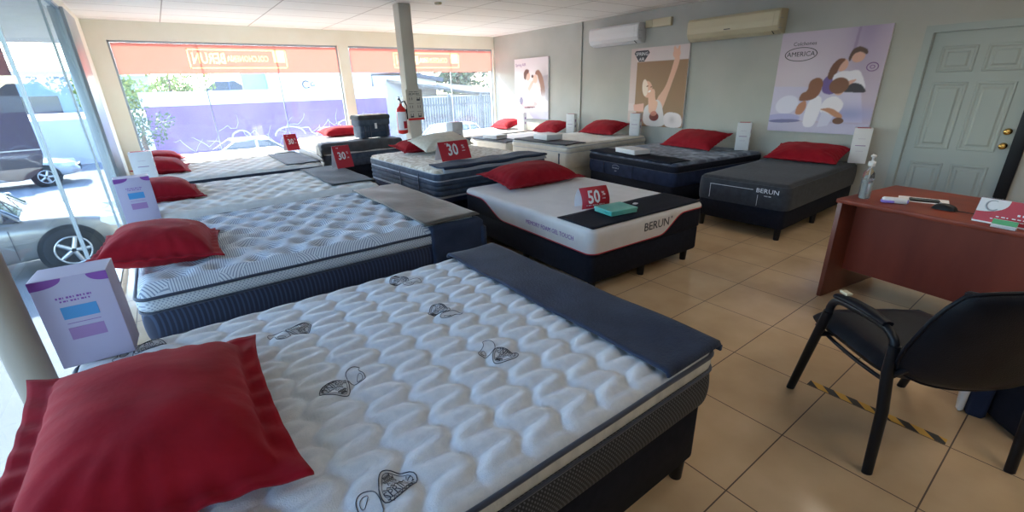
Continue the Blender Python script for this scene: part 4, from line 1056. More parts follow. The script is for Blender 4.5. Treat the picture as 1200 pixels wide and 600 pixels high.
# C: couple at breakfast
poster(7.57, 8.72, .84, 2.09, 'small far poster of a couple feeding each other on a bed', (232, 224, 228), [
    ('g', .9, .55, .2, .3, 0, lin((150, 140, 150))), ('p', [(.0, 0), (1, 0), (1, .14), (0, .16)], lin((196, 190, 214))), ('g', .5, .3, .5, .15, 0, lin((238, 214, 216))),
    ('p', [(.85, .70), (1, .72), (1, .30), (.85, .35)], lin((160, 148, 156))),
    ('p', [(.25, .25), (.28, .45), (.36, .62), (.50, .66), (.58, .50), (.50, .25)], lin((234, 210, 206))), ('p', [(.52, .25), (.60, .55), (.72, .62), (.84, .52), (.86, .30), (.78, .22)], lin((240, 214, 212))),
    ('e', .41, .71, .075, .075, 0, lin((226, 178, 160))), ('p', [(.28, .68), (.29, .78), (.36, .83), (.46, .81), (.44, .76), (.38, .74), (.35, .64)], lin((104, 68, 58))),
    ('e', .63, .66, .07, .075, 0, lin((230, 186, 168))), ('p', [(.62, .74), (.66, .80), (.76, .80), (.86, .68), (.92, .46), (.88, .34), (.80, .38), (.78, .56), (.72, .66), (.70, .72)], lin((140, 92, 72))),
    ('e', .55, .705, .035, .028, 0, lin((84, 52, 48))), ('p', [(.40, .50), (.55, .64), (.60, .62), (.46, .46)], lin((228, 182, 164))),
    ('e', .42, .24, .28, .06, 3, lin((232, 176, 170))), ('e', .20, .30, .06, .07, 0, lin((120, 108, 128))), ('p', [(.26, .22), (.28, .36), (.56, .36), (.58, .24)], lin((240, 224, 212))), ('e', .45, .19, .2, .015, 3, lin((110, 60, 60))),
    ('g', .86, .3, .12, .14, 0, lin((238, 232, 238)))],
    [('t', 'Spring AIR', .085, .20, .90, 2)], nx=120, ny=130)

# ------------------------------------------------------------ desk and things on it
aD = R(-100.0)     # local +x runs along the front edge toward the camera's right
TD = (3.645, 1.095, 0)
t = thing('desk', 'mahogany laminate desk at the right with a tall modesty panel', 'desk', TD, aD)
LDk, DDk, HT = 1.62, .78, .75
MB().box(0, LDk, 0, DDk, HT - .028, HT, b=.003).build('desk_top', M['wood'], t)
MB().box(.004, .034, .02, DDk - .02, 0, HT - .029, b=.002).build('side_panel', M['woodedge'], t)
MB().box(LDk - .034, LDk - .004, .02, DDk - .02, 0, HT - .029, b=.002).build('side_panel', M['woodedge'], t)
MB().box(.035, LDk - .035, .22, .238, .19, HT - .029).build('modesty_panel', M['wood'], t)
def W2(x, y): # world->desk surface helper not rotated
    return (x, y, HT + .001)
# sanitizer bottle
t = thing('sanitizer_bottle', 'clear pump bottle of hand gel standing on the desk corner', 'bottle', (3.80, .985, HT + .001), R(20)); t.scale = (1.45, 1.3, 1.15)
MB().slab(-.04, .04, -.026, .026, [(.004, 0), (0, .006), (0, .12), (.004, .15), (.018, .175), (.024, .185), (.024, .195)], .02, n=5).build('bottle_body', M['clear'], t)
MB().slab(-.036, .036, -.022, .022, [(.004, .004), (0, .008), (0, .11)], .018, n=4).build('gel', M['gel'], t)
b = MB(); b.lathe([(.015, .19), (.016, .20), (.016, .215), (.008, .217), (.005, .22), (.005, .24), (.012, .242), (.012, .252), (.008, .255)], 16); b.tube([(0, 0, .247), (.03, 0, .249), (.045, 0, .240)], [.006, .005, .004], 8)
b.build('pump_head', M['white'], t)
MB().tube([(0, 0, .01), (0, 0, .2)], .0025, 6).build('dip_tube', M['white'], t)
# infrared thermometer
t = thing('thermometer_gun', 'white and lavender handheld thermometer lying on the desk', 'thermometer', (3.76, .80, HT + .002), R(-70))
MB().slab(-.07, .07, -.02, .02, [(.008, .0), (0, .008), (0, .028), (.008, .036)], .016).build('body', M['white'], t)
MB().slab(-.075, .0, -.028, .028, [(.006, .0), (0, .004), (0, .014), (.004, .018)], .02).build('side_grip', M['lav'], t)
MB().tube([(.03, .0, .018), (.045, .06, .018), (.05, .09, .018)], [.018, .017, .015], 12, flat=.8).build('handle', M['white'], t)
MB().box(.05, .068, -.019, .021, .006, .030, b=.003).build('nozzle', M['lav'], t)
# papers + phone
pp = MB(); pp.box(-.085, .085, -.13, .13, 0, .0008)
tag(pp.build('paper_sheet', M['paper'], loc=(3.97, .70, HT + .001), rot=(0, 0, R(12))), 'white paper sheet under the phone on the desk', 'paper')
t = thing('phone', 'black phone lying on the white paper sheet', 'phone', (3.95, .69, HT + .003), R(16))
MB().slab(-.04, .04, -.078, .078, [(.003, 0), (0, .003), (0, .007), (.002, .009)], .012).build('phone_body', M['black'], t)
MB().box(-.036, .036, -.07, .07, .0091, .0096).build('screen', mat('screen', (.01, .01, .012), .08), t)
# mouse-like black things with cable
def mouse(loc, rz, label, s=1.0):
    t = thing('computer_mouse', label, 'mouse', loc, R(rz))
    mb = MB()
    mb.grid(lambda u, v: ((u - .5) * .115 * s * (1), (v - .5) * .064 * s * (1 - .35 * abs(2 * u - 1) ** 3), (.002 + .034 * s * max(0, (1 - abs(2 * u - 1) ** 2.4) * (1 - abs(2 * v - 1) ** 2.6)) ** .5)), 18, 12)
    mb.slab(-.05 * s, .05 * s, -.027 * s, .027 * s, [(.002, 0), (0, .003)], .02)
    mb.build('shell', M['black'], t)
    MB().cyl((.025 * s, -.004, .032 * s), (.025 * s, .004, .032 * s), .007 * s, n=12).build('scroll_wheel', M['greyband'], t)
mouse((3.78, .555, HT + .001), 80, 'black mouse on the desk beside the phone', 1.05)
mouse((3.75, .33, HT + .001), 95, 'black mouse on the desk partly behind the red display stand', 1.1)
tag(MB().tube([(3.77, .50, HT + .004), (3.775, .47, HT + .004), (3.765, .44, HT + .004), (3.76, .395, HT + .004)], .0025, 6).build('cable', M['black']), 'short black cable running between the two mice on the desk', 'cable')
# red acrylic display stand
t = thing('display_stand', 'clear stand with a red and white printed leaflet at the desk edge', 'display stand', (3.565, .215, HT + .001), R(-101))
def tiltbox(b, x0, x1, z0, z1, off, th=.002, mi=0):
    a = R(14); sn, cs = math.sin(a), math.cos(a)
    def P_(x, z, o): return (x, z * sn + o, z * cs)
    vs = [P_(x, z, o) for o in (off, off + th) for z in (z0, z1) for x in (x0, x1)]
    b.add(vs, [(0, 1, 3, 2), (4, 6, 7, 5), (0, 4, 5, 1), (2, 3, 7, 6), (0, 2, 6, 4), (1, 5, 7, 3)], mi); return b
b = tiltbox(MB(), -.19, .19, 0, .135, 0, .003); b.build('leaflet', M['red_card'], t)
b = MB(); tiltbox(b, -.19, .19, .0, .008, -.0015, .001); 
a14 = R(14)
pts = [(-.19, .135), (-.19, .075)] + [(-.19 + .125 * math.sin(R(k)), .135 - .075 * math.cos(R(k)) ** .7 if k < 90 else .135) for k in range(0, 91, 9)]
b.add([(x, z * math.sin(a14) - .0015, z * math.cos(a14)) for x, z in pts], [tuple(range(len(pts)))[::1]])
TTs = lambda x, z: Matrix.Translation((x, z * math.sin(a14) - .0022, z * math.cos(a14))) @ Matrix.Rotation(PI / 2 - a14, 4, 'X')
b.marks(.16, .010, TTs(.06, .066), 8); b.marks(.26, .005, TTs(.03, .044), 12); b.marks(.28, .005, TTs(.02, .030), 14)
b.build('white_print', M['paper'], t)
b = MB(); b.tube([(-.13 + .028 * math.cos(R(k)), (.10 + .028 * math.sin(R(k))) * math.sin(a14) - .003, (.10 + .028 * math.sin(R(k))) * math.cos(a14)) for k in range(60, 340, 14)], [.002 + .003 * math.sin(PI * i / 20) for i in range(20)], 6)
b.build('swirl_logo', M['greyband'], t)
tiltbox(MB(), -.195, .195, 0, .14, .004, .003).build('acrylic_back', M['clear'], t)
MB().box(-.195, .195, .0, .09, 0, .003).build('acrylic_foot', M['clear'], t)
t = thing('card_holder', 'small card holder of green and white cards before the red leaflet', 'card holder', (3.505, .265, HT + .001), R(-101))
MB().box(-.055, .055, 0, .02, 0, .012).build('holder_base', M['clear'], t)
b = tiltbox(MB(), -.05, .05, .0, .045, .004, .004); b.build('cards', M['paper'], t)
b = tiltbox(MB(), -.05, .05, .018, .045, .0028, .001); b.build('green_print', M['green_ink'], t)

# ------------------------------------------------------------ visitor chair (seen from behind left)
F1, R1, R2 = Vector((2.33, .69, 0)), Vector((2.006, .275, 0)), Vector((2.49, -.06, 0))
cc = (R1 + R2) / 2; fw = math.atan2((F1 - R1).y, (F1 - R1).x)
t = thing('visitor_chair', 'black padded armchair with its back to the camera before the desk', 'chair', (cc.x, cc.y, 0), fw)
# local: +x forward, +y left; rear legs at x=0
HW = .29
def arcpts(p, q, c_, n=6):
    p, q, c_ = Vector(p), Vector(q), Vector(c_)
    return [tuple((1 - s) ** 2 * p + 2 * s * (1 - s) * c_ + s * s * q) for s in [i / n for i in range(n + 1)]]
for sy in (1, -1):
    y = HW * sy
    rl = [(-.02, y, .0), (.0, y, .30), (.03, y, .46), (.035, y, .58)]
    MB().tube(rl, [.0165, .018, .018, .018], 12, flat=1.25).build('leg', M['darkmetal'], t)
    fl = [(.545, y, .0), (.47, y, .30), (.41, y, .53)]
    MB().tube(fl, [.0165, .018, .018], 12, flat=1.25).build('leg', M['darkmetal'], t)
    ar = arcpts((.035, y, .565), (.15, y, .630), (.035, y, .63)) + arcpts((.32, y, .615), (.408, y, .53), (.41, y, .605))
    MB().tube(ar, .017, 12).build('arm_frame', M['darkmetal'], t)
    MB().tube([(.09, y, .640), (.20, y, .645), (.30, y, .638), (.38, y, .622)], [.022, .028, .028, .022], 14, flat=.55).build('armrest_pad', M['leather'], t)
MB().tube([(.44, -HW, .39), (.44, HW, .39)], .012, 10).build('cross_bar', M['darkmetal'], t)
# seat cushion
def cushion(L_, W_, T_, dip=.0, n=22):
    mb = MB()
    u = np.linspace(-1, 1, n + 1); U, V = np.meshgrid(u, u)
    X = np.sign(U) * np.abs(U) * L_ / 2 * np.sqrt(1 - .18 * V ** 6); Y = V * W_ / 2 * np.sqrt(1 - .18 * U ** 6)
    Hh = ((1 - np.abs(U) ** 5) * (1 - np.abs(V) ** 5)) ** .5
    grid_into(mb, X, Y, Hh * T_ / 2 - dip * (1 - U ** 2) * 1, n, n); o = len(mb.v)
    Z2 = -Hh * T_ / 2 - dip * (1 - U ** 2)
    mb.v += list(zip(X.ravel().tolist(), Y.ravel().tolist(), Z2.ravel().tolist())); k = n + 1
    fs = [(o + j * k + i, o + (j + 1) * k + i, o + (j + 1) * k + i + 1, o + j * k + i + 1) for j in range(n) for i in range(n)]
    mb.f += fs; mb.mi += [0] * len(fs); mb.sm += [True] * len(fs); return mb
mb = cushion(.56, .54, .11); mb.v = [(v[0] + .315, v[1], v[2] + .435 - (.018 if v[0] > .2 else 0)) for v in mb.v]
mb.build('seat', M['leather'], t)
MB().tube(arcpts((.06, -.24, .385), (.53, -.24, .39), (.30, -.26, .37)) + arcpts((.55, -.2, .39), (.55, .2, .39), (.58, 0, .39)) + arcpts((.53, .24, .39), (.06, .24, .385), (.30, .26, .37)), .009, 8).build('seat_frame', M['darkmetal'], t)
# backrest: wrapped wide curved pad, leaning back
mb = MB(); n = 26
def backp(u, v, side):
    a = (u - .5) * 2; 
    y = a * .31 * (1 - .06 * (2 * v - 1) ** 2 - .05 * (1 if v < .3 else 0) * (.3 - v))
    rc = (abs(a) ** 4) * (abs(2 * v - 1) ** 4)
    y *= 1 - .10 * rc
    z = .425 + .475 * (v - .02 * math.cos(a * PI) * 0) - (.035 * abs(a) ** 3 if v > .5 else -.05 * abs(a) ** 3) * abs(2 * v - 1)
    x = -.035 - .15 * v + .06 * a * a * 1.0
    h = max(0, (1 - abs(a) ** 5) * (1 - abs(2 * v - 1) ** 5)) ** .5 * .04
    return (x + side * h, y, z)
o0 = 0
mb.grid(lambda u, v: backp(u, v, 1), n, n); mb.grid(lambda u, v: backp(1 - u, v, -1), n, n)
mb.build('backrest', M['leather'], t)
pts = [backp(u, v, 0) for u, v in [(i / 12, 1) for i in range(13)] + [(1, 1 - i / 8) for i in range(1, 9)] + [(1 - i / 12, 0) for i in range(1, 13)] + [(0, i / 8) for i in range(1, 8)]]
MB().tube(pts, .007, 8, closed=True).build('backrest_piping', M['leather'], t)
for sy in (1, -1):
    MB().tube([(.035, .27 * sy, .44), (-.02, .25 * sy, .52), (-.075, .235 * sy, .70)], .013, 10).build('back_support', M['darkmetal'], t)
c_, s_ = math.cos(fw), math.sin(fw)
lx, ly = .335, HW
cl = MB(); cl.box(-.022, .022, -.014, .014, 0, .012, b=.003)
tag(cl.build('beige_clip', M['offwhite'], loc=(cc.x + lx * c_ - ly * s_, cc.y + lx * s_ + ly * c_, .652), rot=(0, 0, fw)), 'small beige clip lying on the front of the chair armrest', 'clip')

# hazard tape on floor
m = M['tape'] = mat('hazard_tape', rough=.5); tc = nd(m, 'ShaderNodeTexCoord'); sp = nd(m, 'ShaderNodeSeparateXYZ'); lk(m, tc.outputs['Object'], sp.inputs[0])
q = mathn(m, 'MODULO', mathn(m, 'ADD', mathn(m, 'ADD', mathn(m, 'MULTIPLY', sp.outputs[0], 1), mathn(m, 'MULTIPLY', sp.outputs[1], 1.0)), 10), .105)
k = mathn(m, 'LESS_THAN', q, .052); mx = nd(m, 'ShaderNodeMix', data_type='RGBA'); lk(m, k, mx.inputs['Factor']); mx.inputs['A'].default_value = (.66, .36, .04, 1); mx.inputs['B'].default_value = (.02, .018, .016, 1); lk(m, mx.outputs['Result'], bsdf(m).inputs['Base Color'])
tp = MB(); tp.box(0, .56, -.024, .024, 0, .001)
tag(tp.build('hazard_tape', m, loc=(2.475, .672, .0008), rot=(0, 0, R(-90))), 'yellow and black striped tape stuck on the floor tiles under the chair', 'tape')

# dark bag + upright mattress sample behind chair
t = thing('cushion_sample', 'upright dark sample pad with a white edge beside the dark bag', 'sample', (3.00, .09, 0), R(186))
MB().slab(0, .22, -.045, .03, [(.01, .0), (0, .015), (0, .235), (.01, .25)], .02).build('core', M['navy'], t)
MB().slab(-.005, .22, -.075, -.046, [(.008, .004), (0, .015), (0, .24), (.008, .25)], .014).build('white_layer', M['paper'], t)
b = MB()
for z in (.06, .12, .18): b.box(-.002, .0005, -.03, .0, z, z + .02)
b.build('pale_marks', M['greyband'], t)
mb = MB(); 
mb.slab(-.32, .32, -.18, .18, [(.03, 0), (0, .03), (-.01, .15), (.0, .30), (.03, .40), (.09, .45), (.16, .46)], .12)
t = thing('duffel_bag', 'soft dark navy bag on the floor behind the chair', 'bag', (2.98, -.25, 0), R(-45))
mb.build('bag_body', M['baseblack'], t)
MB().tube([(-.2, -.06, .44), (-.15, -.08, .52), (.15, -.08, .52), (.2, -.06, .44)], .012, 8).build('bag_handle', M['black'], t)
MB().tube([(-.33, .02, .38), (0, .02, .462), (.33, .02, .38)], .006, 6).build('zipper', M['darkmetal'], t)

# ------------------------------------------------------------ outside
m = M['asphalt'] = vary(mat('sunlit_concrete', rough=.9), (.20, .20, .205), (.30, .30, .30), .25, 6, coords='Object')  # plain grey asphalt, mottled at random
struct(MB().box(-60, 60, -30, 120, GZ - .2, GZ).build('ground', m))
M['purple'] = vary(mat('purple_wall_paint', rough=.8), (.16, .09, .27), (.22, .13, .34), .7, 4)
M['palegrey'] = vary(mat('pale_render', rough=.8), (.62, .62, .64), (.72, .72, .73), .5, 4)
M['doodle'] = mat('pale_mural_paint', (.62, .60, .80), .8)
t = thing('boundary_wall', 'long purple boundary wall with pale mural scribbles across the street', 'wall', (3.8, 20, GZ))
MB().box(-4.15, 4.35, 0, .2, 0, 2.40).build('wall_body', M['purple'], t)
MB().box(-4.2, 4.4, -.03, .25, 2.40, 2.86).build('wall_cap', M['palegrey'], t)
b = MB(); rs = random.Random(4)
for k in range(16):
    x0 = -3.6 + k * .46; z0 = 1.25 + rs.uniform(-.15, .25)
    P_ = []; a = rs.uniform(-.5, .8)
    for i in range(9):
        P_.append((x0 + i * .11 * math.cos(a) + .06 * math.sin(i * 1.7 + k), -.02, z0 + i * .09 * math.sin(a + .5 * math.sin(i * .9)) + .07 * math.sin(i * 1.1 + k)))
    b.tube(P_, [.008 + .018 * math.sin(PI * i / 8) for i in range(9)], 6, flat=.5)
for (cx, cz, rx, rz_) in ((.2, 1.15, .55, .32), (1.6, 1.05, .42, .30), (-1.5, 1.2, .3, .25), (2.6, 1.4, .5, .2)):
    b.tube([(cx + rx * math.cos(R(a)), -.02, cz + rz_ * math.sin(R(a))) for a in range(0, 181, 15)], .028, 6, flat=.4)
b.build('mural', M['doodle'], t)
t = thing('white_building', 'plain white building with round emblem beyond the purple wall', 'building', (6.9, 24, GZ))
MB().box(-2.6, 2.2, 0, 4, 0, 4.6).build('facade', M['palegrey'], t)
b = MB(); b.tube([(-1.0 + .16 * math.cos(R(a)), -.03, 3.05 + .16 * math.sin(R(a))) for a in range(40, 330, 20)], .03, 6); b.text('G', .3, Matrix.Translation((-.72, -.03, 3.05)) @ Matrix.Rotation(PI / 2, 4, 'X'), .01)
b.build('wall_emblem', M['slate'], t)
MB().box(-3.6, -2.61, .4, .5, 2.2, 4.4).build('blue_panel', mat('blue_panel', (.25, .42, .66), .6), t)
t = thing('sloped_roof_building', 'pale building with a dark sloping roof edge behind the column', 'building', (11.3, 24, GZ))
MB().box(-2.1, 1.5, 0, 4, 0, 3.4).build('facade', M['palegrey'], t)
b = MB(); b.add([(-1.2, -.3, 3.75), (1.8, -.3, 3.25), (1.8, -.3, 3.05), (-1.2, -.3, 3.55), (-1.2, 4, 3.75), (1.8, 4, 3.25), (1.8, 4, 3.05), (-1.2, 4, 3.55)], [(0, 3, 2, 1), (4, 5, 6, 7), (0, 1, 5, 4), (3, 7, 6, 2), (0, 4, 7, 3), (1, 2, 6, 5)])
b.build('roof_edge', M['slate'], t)
MB().box(-.4, .3, -.1, 0, 1.6, 2.3).build('shutter', M['greyband'], t)
# fence
M['fence'] = vary(mat('grey_fence', rough=.8), (.07, .08, .09), (.13, .14, .15), 3, 3)
t = thing('slat_fence', 'grey vertical slat fence behind the right front window', 'fence', (9.0, 18.5, GZ))
b = MB()
for i in range(38): b.box(i * .13 - .3, i * .13 - .2, 0, .025, .15, 2.35)
b.box(-.3, 4.7, .025, .06, .5, .57); b.box(-.3, 4.7, .025, .06, 2.0, 2.07)
b.build('fence_slats', M['fence'], t)
for x in (-.2, 1.5, 3.2, 4.6): MB().box(x - .05, x + .05, .06, .15, 0, 2.45).build('post', M['fence'], t)
M['leaf'] = vary(mat('leaves', rough=.8), (.10, .17, .04), (.34, .38, .09), 3, 5)
M['leafdark'] = vary(mat('dark_leaves', rough=.8), (.04, .075, .03), (.13, .18, .08), 3, 5)
M['bark'] = vary(mat('bark', rough=.9), (.10, .07, .05), (.2, .15, .11), 5, 4)
def tree(x, y, h, cr, label, m, nl=900, seed=0, trunk=.14):
    rs = random.Random(seed)
    t = thing('tree', label, 'tree', (x, y, GZ))
    MB().tube([(0, 0, 0), (.05, 0, h * .3), (-.05, .05, h * .6), (.05, 0, h * .8)], [trunk, trunk * .8, trunk * .6, trunk * .3], 10).build('trunk', M['bark'], t)
    blobs = [(rs.gauss(0, cr * .4), rs.gauss(0, cr * .3), h * .72 + rs.gauss(0, cr * .33), cr * rs.uniform(.35, .6)) for _ in range(9)]
    b = MB(); vs = []; fs = []
    for _ in range(nl):
        bx, by, bz, br = rs.choice(blobs); v = Vector((rs.gauss(0, 1), rs.gauss(0, 1), rs.gauss(0, 1))).normalized() * br * rs.uniform(.6, 1)
        c0 = Vector((bx, by, bz)) + v; a_ = Vector((rs.gauss(0, 1), rs.gauss(0, 1), rs.gauss(0, 1))).normalized(); b_ = a_.orthogonal().normalized(); s_2 = cr * .085
        o = len(vs); vs += [tuple(c0 - a_ * s_2), tuple(c0 + b_ * s_2 * .6), tuple(c0 + a_ * s_2), tuple(c0 - b_ * s_2 * .6)]; fs.append((o, o + 1, o + 2, o + 3))
    b.add(vs, fs); b.build('foliage', m, t)
tree(-1.1, 21, 3.9, 1.2, 'yellow green tree at the left end of the front window', M['leaf'], 1100, 1)
tree(.6, 23.5, 4.2, 1.1, 'light green tree behind the purple wall end', M['leaf'], 900, 2)
tree(13.8, 33, 5.4, 3.0, 'dark leafy tree behind the slat fence, left of its neighbour', M['leafdark'], 1500, 3, .25)
tree(19.2, 33, 5.2, 2.8, 'dark leafy tree behind the slat fence, close to the room corner', M['leafdark'], 1500, 4, .25)
tree(-.5, 17.5, 2.4, .7, 'small dark bush like tree in front of the purple wall end', M['leafdark'], 500, 5, .1)
# house behind the fence
M['roofdark'] = vary(mat('dark_roof', rough=.8), (.06, .055, .05), (.11, .105, .10), 2, 4)
t = thing('low_house', 'low house with dark gabled roof beyond the slat fence', 'house', (11.8, 22, GZ))
MB().box(-1.6, 4.6, 0, 4, 0, 2.35).build('house_wall', M['column'], t)
b = MB(); b.add([(-1.9, -.4, 2.9), (2.0, -.4, 2.35), (5.4, -.4, 2.2), (5.4, 4.2, 2.6), (-1.9, 4.2, 3.3), (-1.9, -.4, 3.02), (2.0, -.4, 2.47), (5.4, -.4, 2.32), (5.4, 4.2, 2.72), (-1.9, 4.2, 3.42)], [(0, 4, 3, 2, 1), (5, 6, 7, 8, 9), (0, 1, 6, 5), (1, 2, 7, 6), (2, 3, 8, 7), (3, 4, 9, 8), (4, 0, 5, 9)])
b.build('roof', M['roofdark'], t)
for x in (0, 2.6): MB().box(x, x + .5, -.03, 0, 1.7, 2.1).build('window', M['paper'], t)

# cars
def car(loc, rz, paint_, label, L_=4.5, W_=1.78, H_=1.5, suv=False, seed=0):
    t = thing('car', label, 'car', loc, R(rz))
    hw = W_ / 2; hood = .92 if not suv else 1.05; wheelR = .33 if not suv else .37
    # lower body stations (front at +x)
    st = [(-L_ / 2, hw * .80, .42, hood * .80), (-L_ / 2 + .12, hw * .93, .30, hood * .95), (-L_ / 2 + .6, hw, .26, hood * 1.0), (-.6, hw, .24, hood * .98), (.5, hw, .24, hood * .97), (L_ / 2 - 1.25, hw, .26, hood * .96), (L_ / 2 - .5, hw * .96, .28, hood * .86), (L_ / 2 - .14, hw * .86, .30, hood * .74), (L_ / 2, hw * .68, .38, hood * .58)]
    rings = []
    for x, w_, zb, zt in st:
        rings.append([(x, y, z) for y, z in [(0, zt), (w_ * .7, zt * .995), (w_ * .93, zt * .94), (w_, zt * .80), (w_, (zt + zb) / 2), (w_ * .97, zb + .08), (w_ * .85, zb), (0, zb), (-w_ * .85, zb), (-w_ * .97, zb + .08), (-w_, (zt + zb) / 2), (-w_, zt * .80), (-w_ * .93, zt * .94), (-w_ * .7, zt * .995)]])
    o = MB().loft(rings).build('body', paint_, t)
    sb = o.modifiers.new('s', 'SUBSURF'); sb.levels = 1; sb.render_levels = 2
    # greenhouse
    if suv: gs = [(-L_ / 2 + .15, .55), (-L_ / 2 + .45, .98), (-.5, 1.0), (.25, .97), (.95, .02)]
    else: gs = [(-L_ / 2 + .55, .02), (-L_ / 2 + 1.35, .93), (-.35, 1.0), (.15, .95), (1.05, .02)]
    rings = []
    for x, k in gs:
        zt = hood * .95 + (H_ - hood * .95) * k; wb = hw * .90; wt = hw * (.90 - .20 * k)
        zb = hood * .90
        rings.append([(x, y, z) for y, z in [(0, zt), (wt * .85, zt - .015), (wt, zt - .05 * k), (wb, zb), (-wb, zb), (-wt, zt - .05 * k), (-wt * .85, zt - .015)]])
    MB().loft(rings, smooth=False).build('cabin_glass', M['carglass'], t)
    # roof skin and pillars
    b = MB(); x0, x1 = gs[1][0], gs[3][0]
    wr_ = hw * .71
    b.loft([[(x, y, z) for y, z in [(-wr_, H_ - .07), (-wr_ * .8, H_ - .01), (0, H_ + .012), (wr_ * .8, H_ - .01), (wr_, H_ - .07), (0, H_ - .09)]] for x in np.linspace(x0 - .02, x1 + .04, 5)]); b.build('roof', paint_, t)
    for sy in (-1, 1):
        for (xa, xb) in ((gs[0][0], gs[1][0]), (gs[4][0], gs[3][0]), (-.42, -.44)):
            za = hood * .9 if True else 0
            MB().tube([(xa, sy * hw * .905, hood * .9), (xb, sy * hw * .725, H_ - .06)], .04, 8, flat=.5).build('pillar', paint_, t)
        for wx in (-L_ / 2 + .82, L_ / 2 - .88):
            arch = MB(); arch.cyl((wx, sy * (hw - .10), wheelR), (wx, sy * (hw + .006), wheelR), wheelR * 1.16, n=30); arch.build('wheel_arch', M['rubber'], t)
            wl = MB(); T_ = Matrix.Translation((wx, sy * (hw - .10), wheelR)) @ Matrix.Rotation(-sy * PI / 2, 4, 'X')
            wl.lathe([(wheelR * .6, .0), (wheelR * .96, .0), (wheelR, .03), (wheelR, .10), (wheelR * .95, .125), (wheelR * .66, .13), (wheelR * .62, .115)], 32, T=T_)
            wo = wl.build('tyre', M['rubber'], t)
            rm = MB(); 
            for k in range(5):
                a = 2 * PI * k / 5
                rm.tube([(.03 * math.cos(a), .03 * math.sin(a), .128), (wheelR * .62 * math.cos(a), wheelR * .62 * math.sin(a), .122)], [.04, .032], 6, T=T_, flat=.4)
            rm.tube([(wheelR * .62 * math.cos(2 * PI * k / 28), wheelR * .62 * math.sin(2 * PI * k / 28), .126) for k in range(28)], .016, 6, T=T_, closed=True)
            rm.build('rim', M['rimsilver'], wo)
        hl = MB(); hl.slab(L_ / 2 - .46, L_ / 2 - .10, sy * hw * .80 - .09, sy * hw * .80 + .09, [(.03, hood * .60), (0, hood * .63), (0, hood * .72), (.05, hood * .78)], .05); hl.build('headlight', M['lampglass'], t)
        tl = MB(); tl.box(-L_ / 2 + .0, -L_ / 2 + .2, sy * hw * .8 - .08, sy * hw * .8 + .08, hood * .66, hood * .82, b=.02); tl.build('tail_light', M['red_card'], t)
        mr = MB(); mr.slab(.62, .80, sy * (hw + .10) - .08, sy * (hw + .10) + .08, [(.02, hood * .95), (0, hood * .97), (0, hood * 1.08), (.03, hood * 1.11)], .04); mr.tube([(.7, sy * hw * .9, hood * .97), (.7, sy * (hw + .06), hood * 1.0)], .02, 6); mr.build('wing_mirror', paint_, t)
        for xh in (-.95, .12):
            MB().tube([(xh - .09, sy * (hw + .012), hood * .82), (xh, sy * (hw + .022), hood * .825), (xh + .09, sy * (hw + .012), hood * .82)], .011, 6).build('door_handle', M['rimsilver'], t)
        b = MB()
        for xd in (-1.32, -.40, .78): b.box(xd - .004, xd + .004, sy * hw - .006, sy * hw + .004, .34, hood * .80)
        b.build('door_seam', M['ink'], t)
    b = MB(); b.tube([(1.0, -.5, hood * .99), (.72, -.05, hood * 1.16)], .010, 5); b.tube([(1.0, .2, hood * .99), (.72, .6, hood * 1.14)], .010, 5); b.build('wiper', M['black'], t)
    MB().slab(L_ / 2 - .06, L_ / 2 + .012, -.42, .42, [(.01, .40), (0, .42), (0, .58), (.01, .60)], .03).build('grille', M['black'], t)
    return t
M['carglass'] = mat('car_glass', (.03, .04, .05), .06, spec=.8)
M['carwhite'] = mat('white_car_paint', (.55, .56, .58), .25, coat=.6)
M['carsilver'] = mat('champagne_car_paint', (.30, .285, .26), .3, .5, coat=.6)
M['carblue'] = mat('dark_blue_car_paint', (.05, .08, .16), .3, .3, coat=.6)
M['carred'] = mat('maroon_car_paint', (.22, .04, .06), .3, .3, coat=.6)
M['rimsilver'] = mat('alloy', (.6, .6, .6), .3, .8)
M['lampglass'] = mat('headlamp', (.75, .78, .8), .1, spec=.8)
car((-3.18, 10.9, GZ), 6, M['carsilver'], 'silver suv parked nose in close outside the side glass', 4.6, 1.85, 1.68, True)
car((1.75, 16.6, GZ), 180, M['carwhite'], 'white sedan parked sideways outside the left front window', 4.3, 1.75, 1.45)
car((-4.9, 22, GZ), 5, M['carwhite'], 'white sedan parked beyond the silver suv', 4.5, 1.78, 1.45)
car((8.1, 14.6, GZ), 200, M['carwhite'], 'white car outside the front window beside the column', 4.3, 1.75, 1.55)
car((-8.5, 44, GZ), 10, M['carred'], 'maroon car far across the parking lot', 4.4, 1.75, 1.45)
car((-4.6, 47, GZ), 170, M['carblue'], 'dark blue car far across the parking lot', 4.4, 1.75, 1.5)
car((2.9, 30, GZ + 1.9), 180, M['carblue'], 'dark car on the raised street above the purple wall', 4.3, 1.75, 1.5)
struct(MB().box(-14, 8.5, 27.5, 40, GZ - .1, GZ + 1.9).build('raised_street', M['palegrey']))
t = thing('distant_shop', 'long low bluish building at the end of the parking lot', 'building', (-12, 60, GZ))
MB().box(-14, 12, 0, 6, 0, 4.6).build('facade', mat('blue_grey_render', (.34, .42, .50), .8), t)
MB().box(-14.2, 12.2, -.4, 6.2, 4.6, 5.1).build('roof', M['palegrey'], t)
b = MB()
for x in (-10, -4, 2, 7): b.box(x, x + 3, -.05, 0, .4, 3.0)
b.build('shopfront', M['carglass'], t)
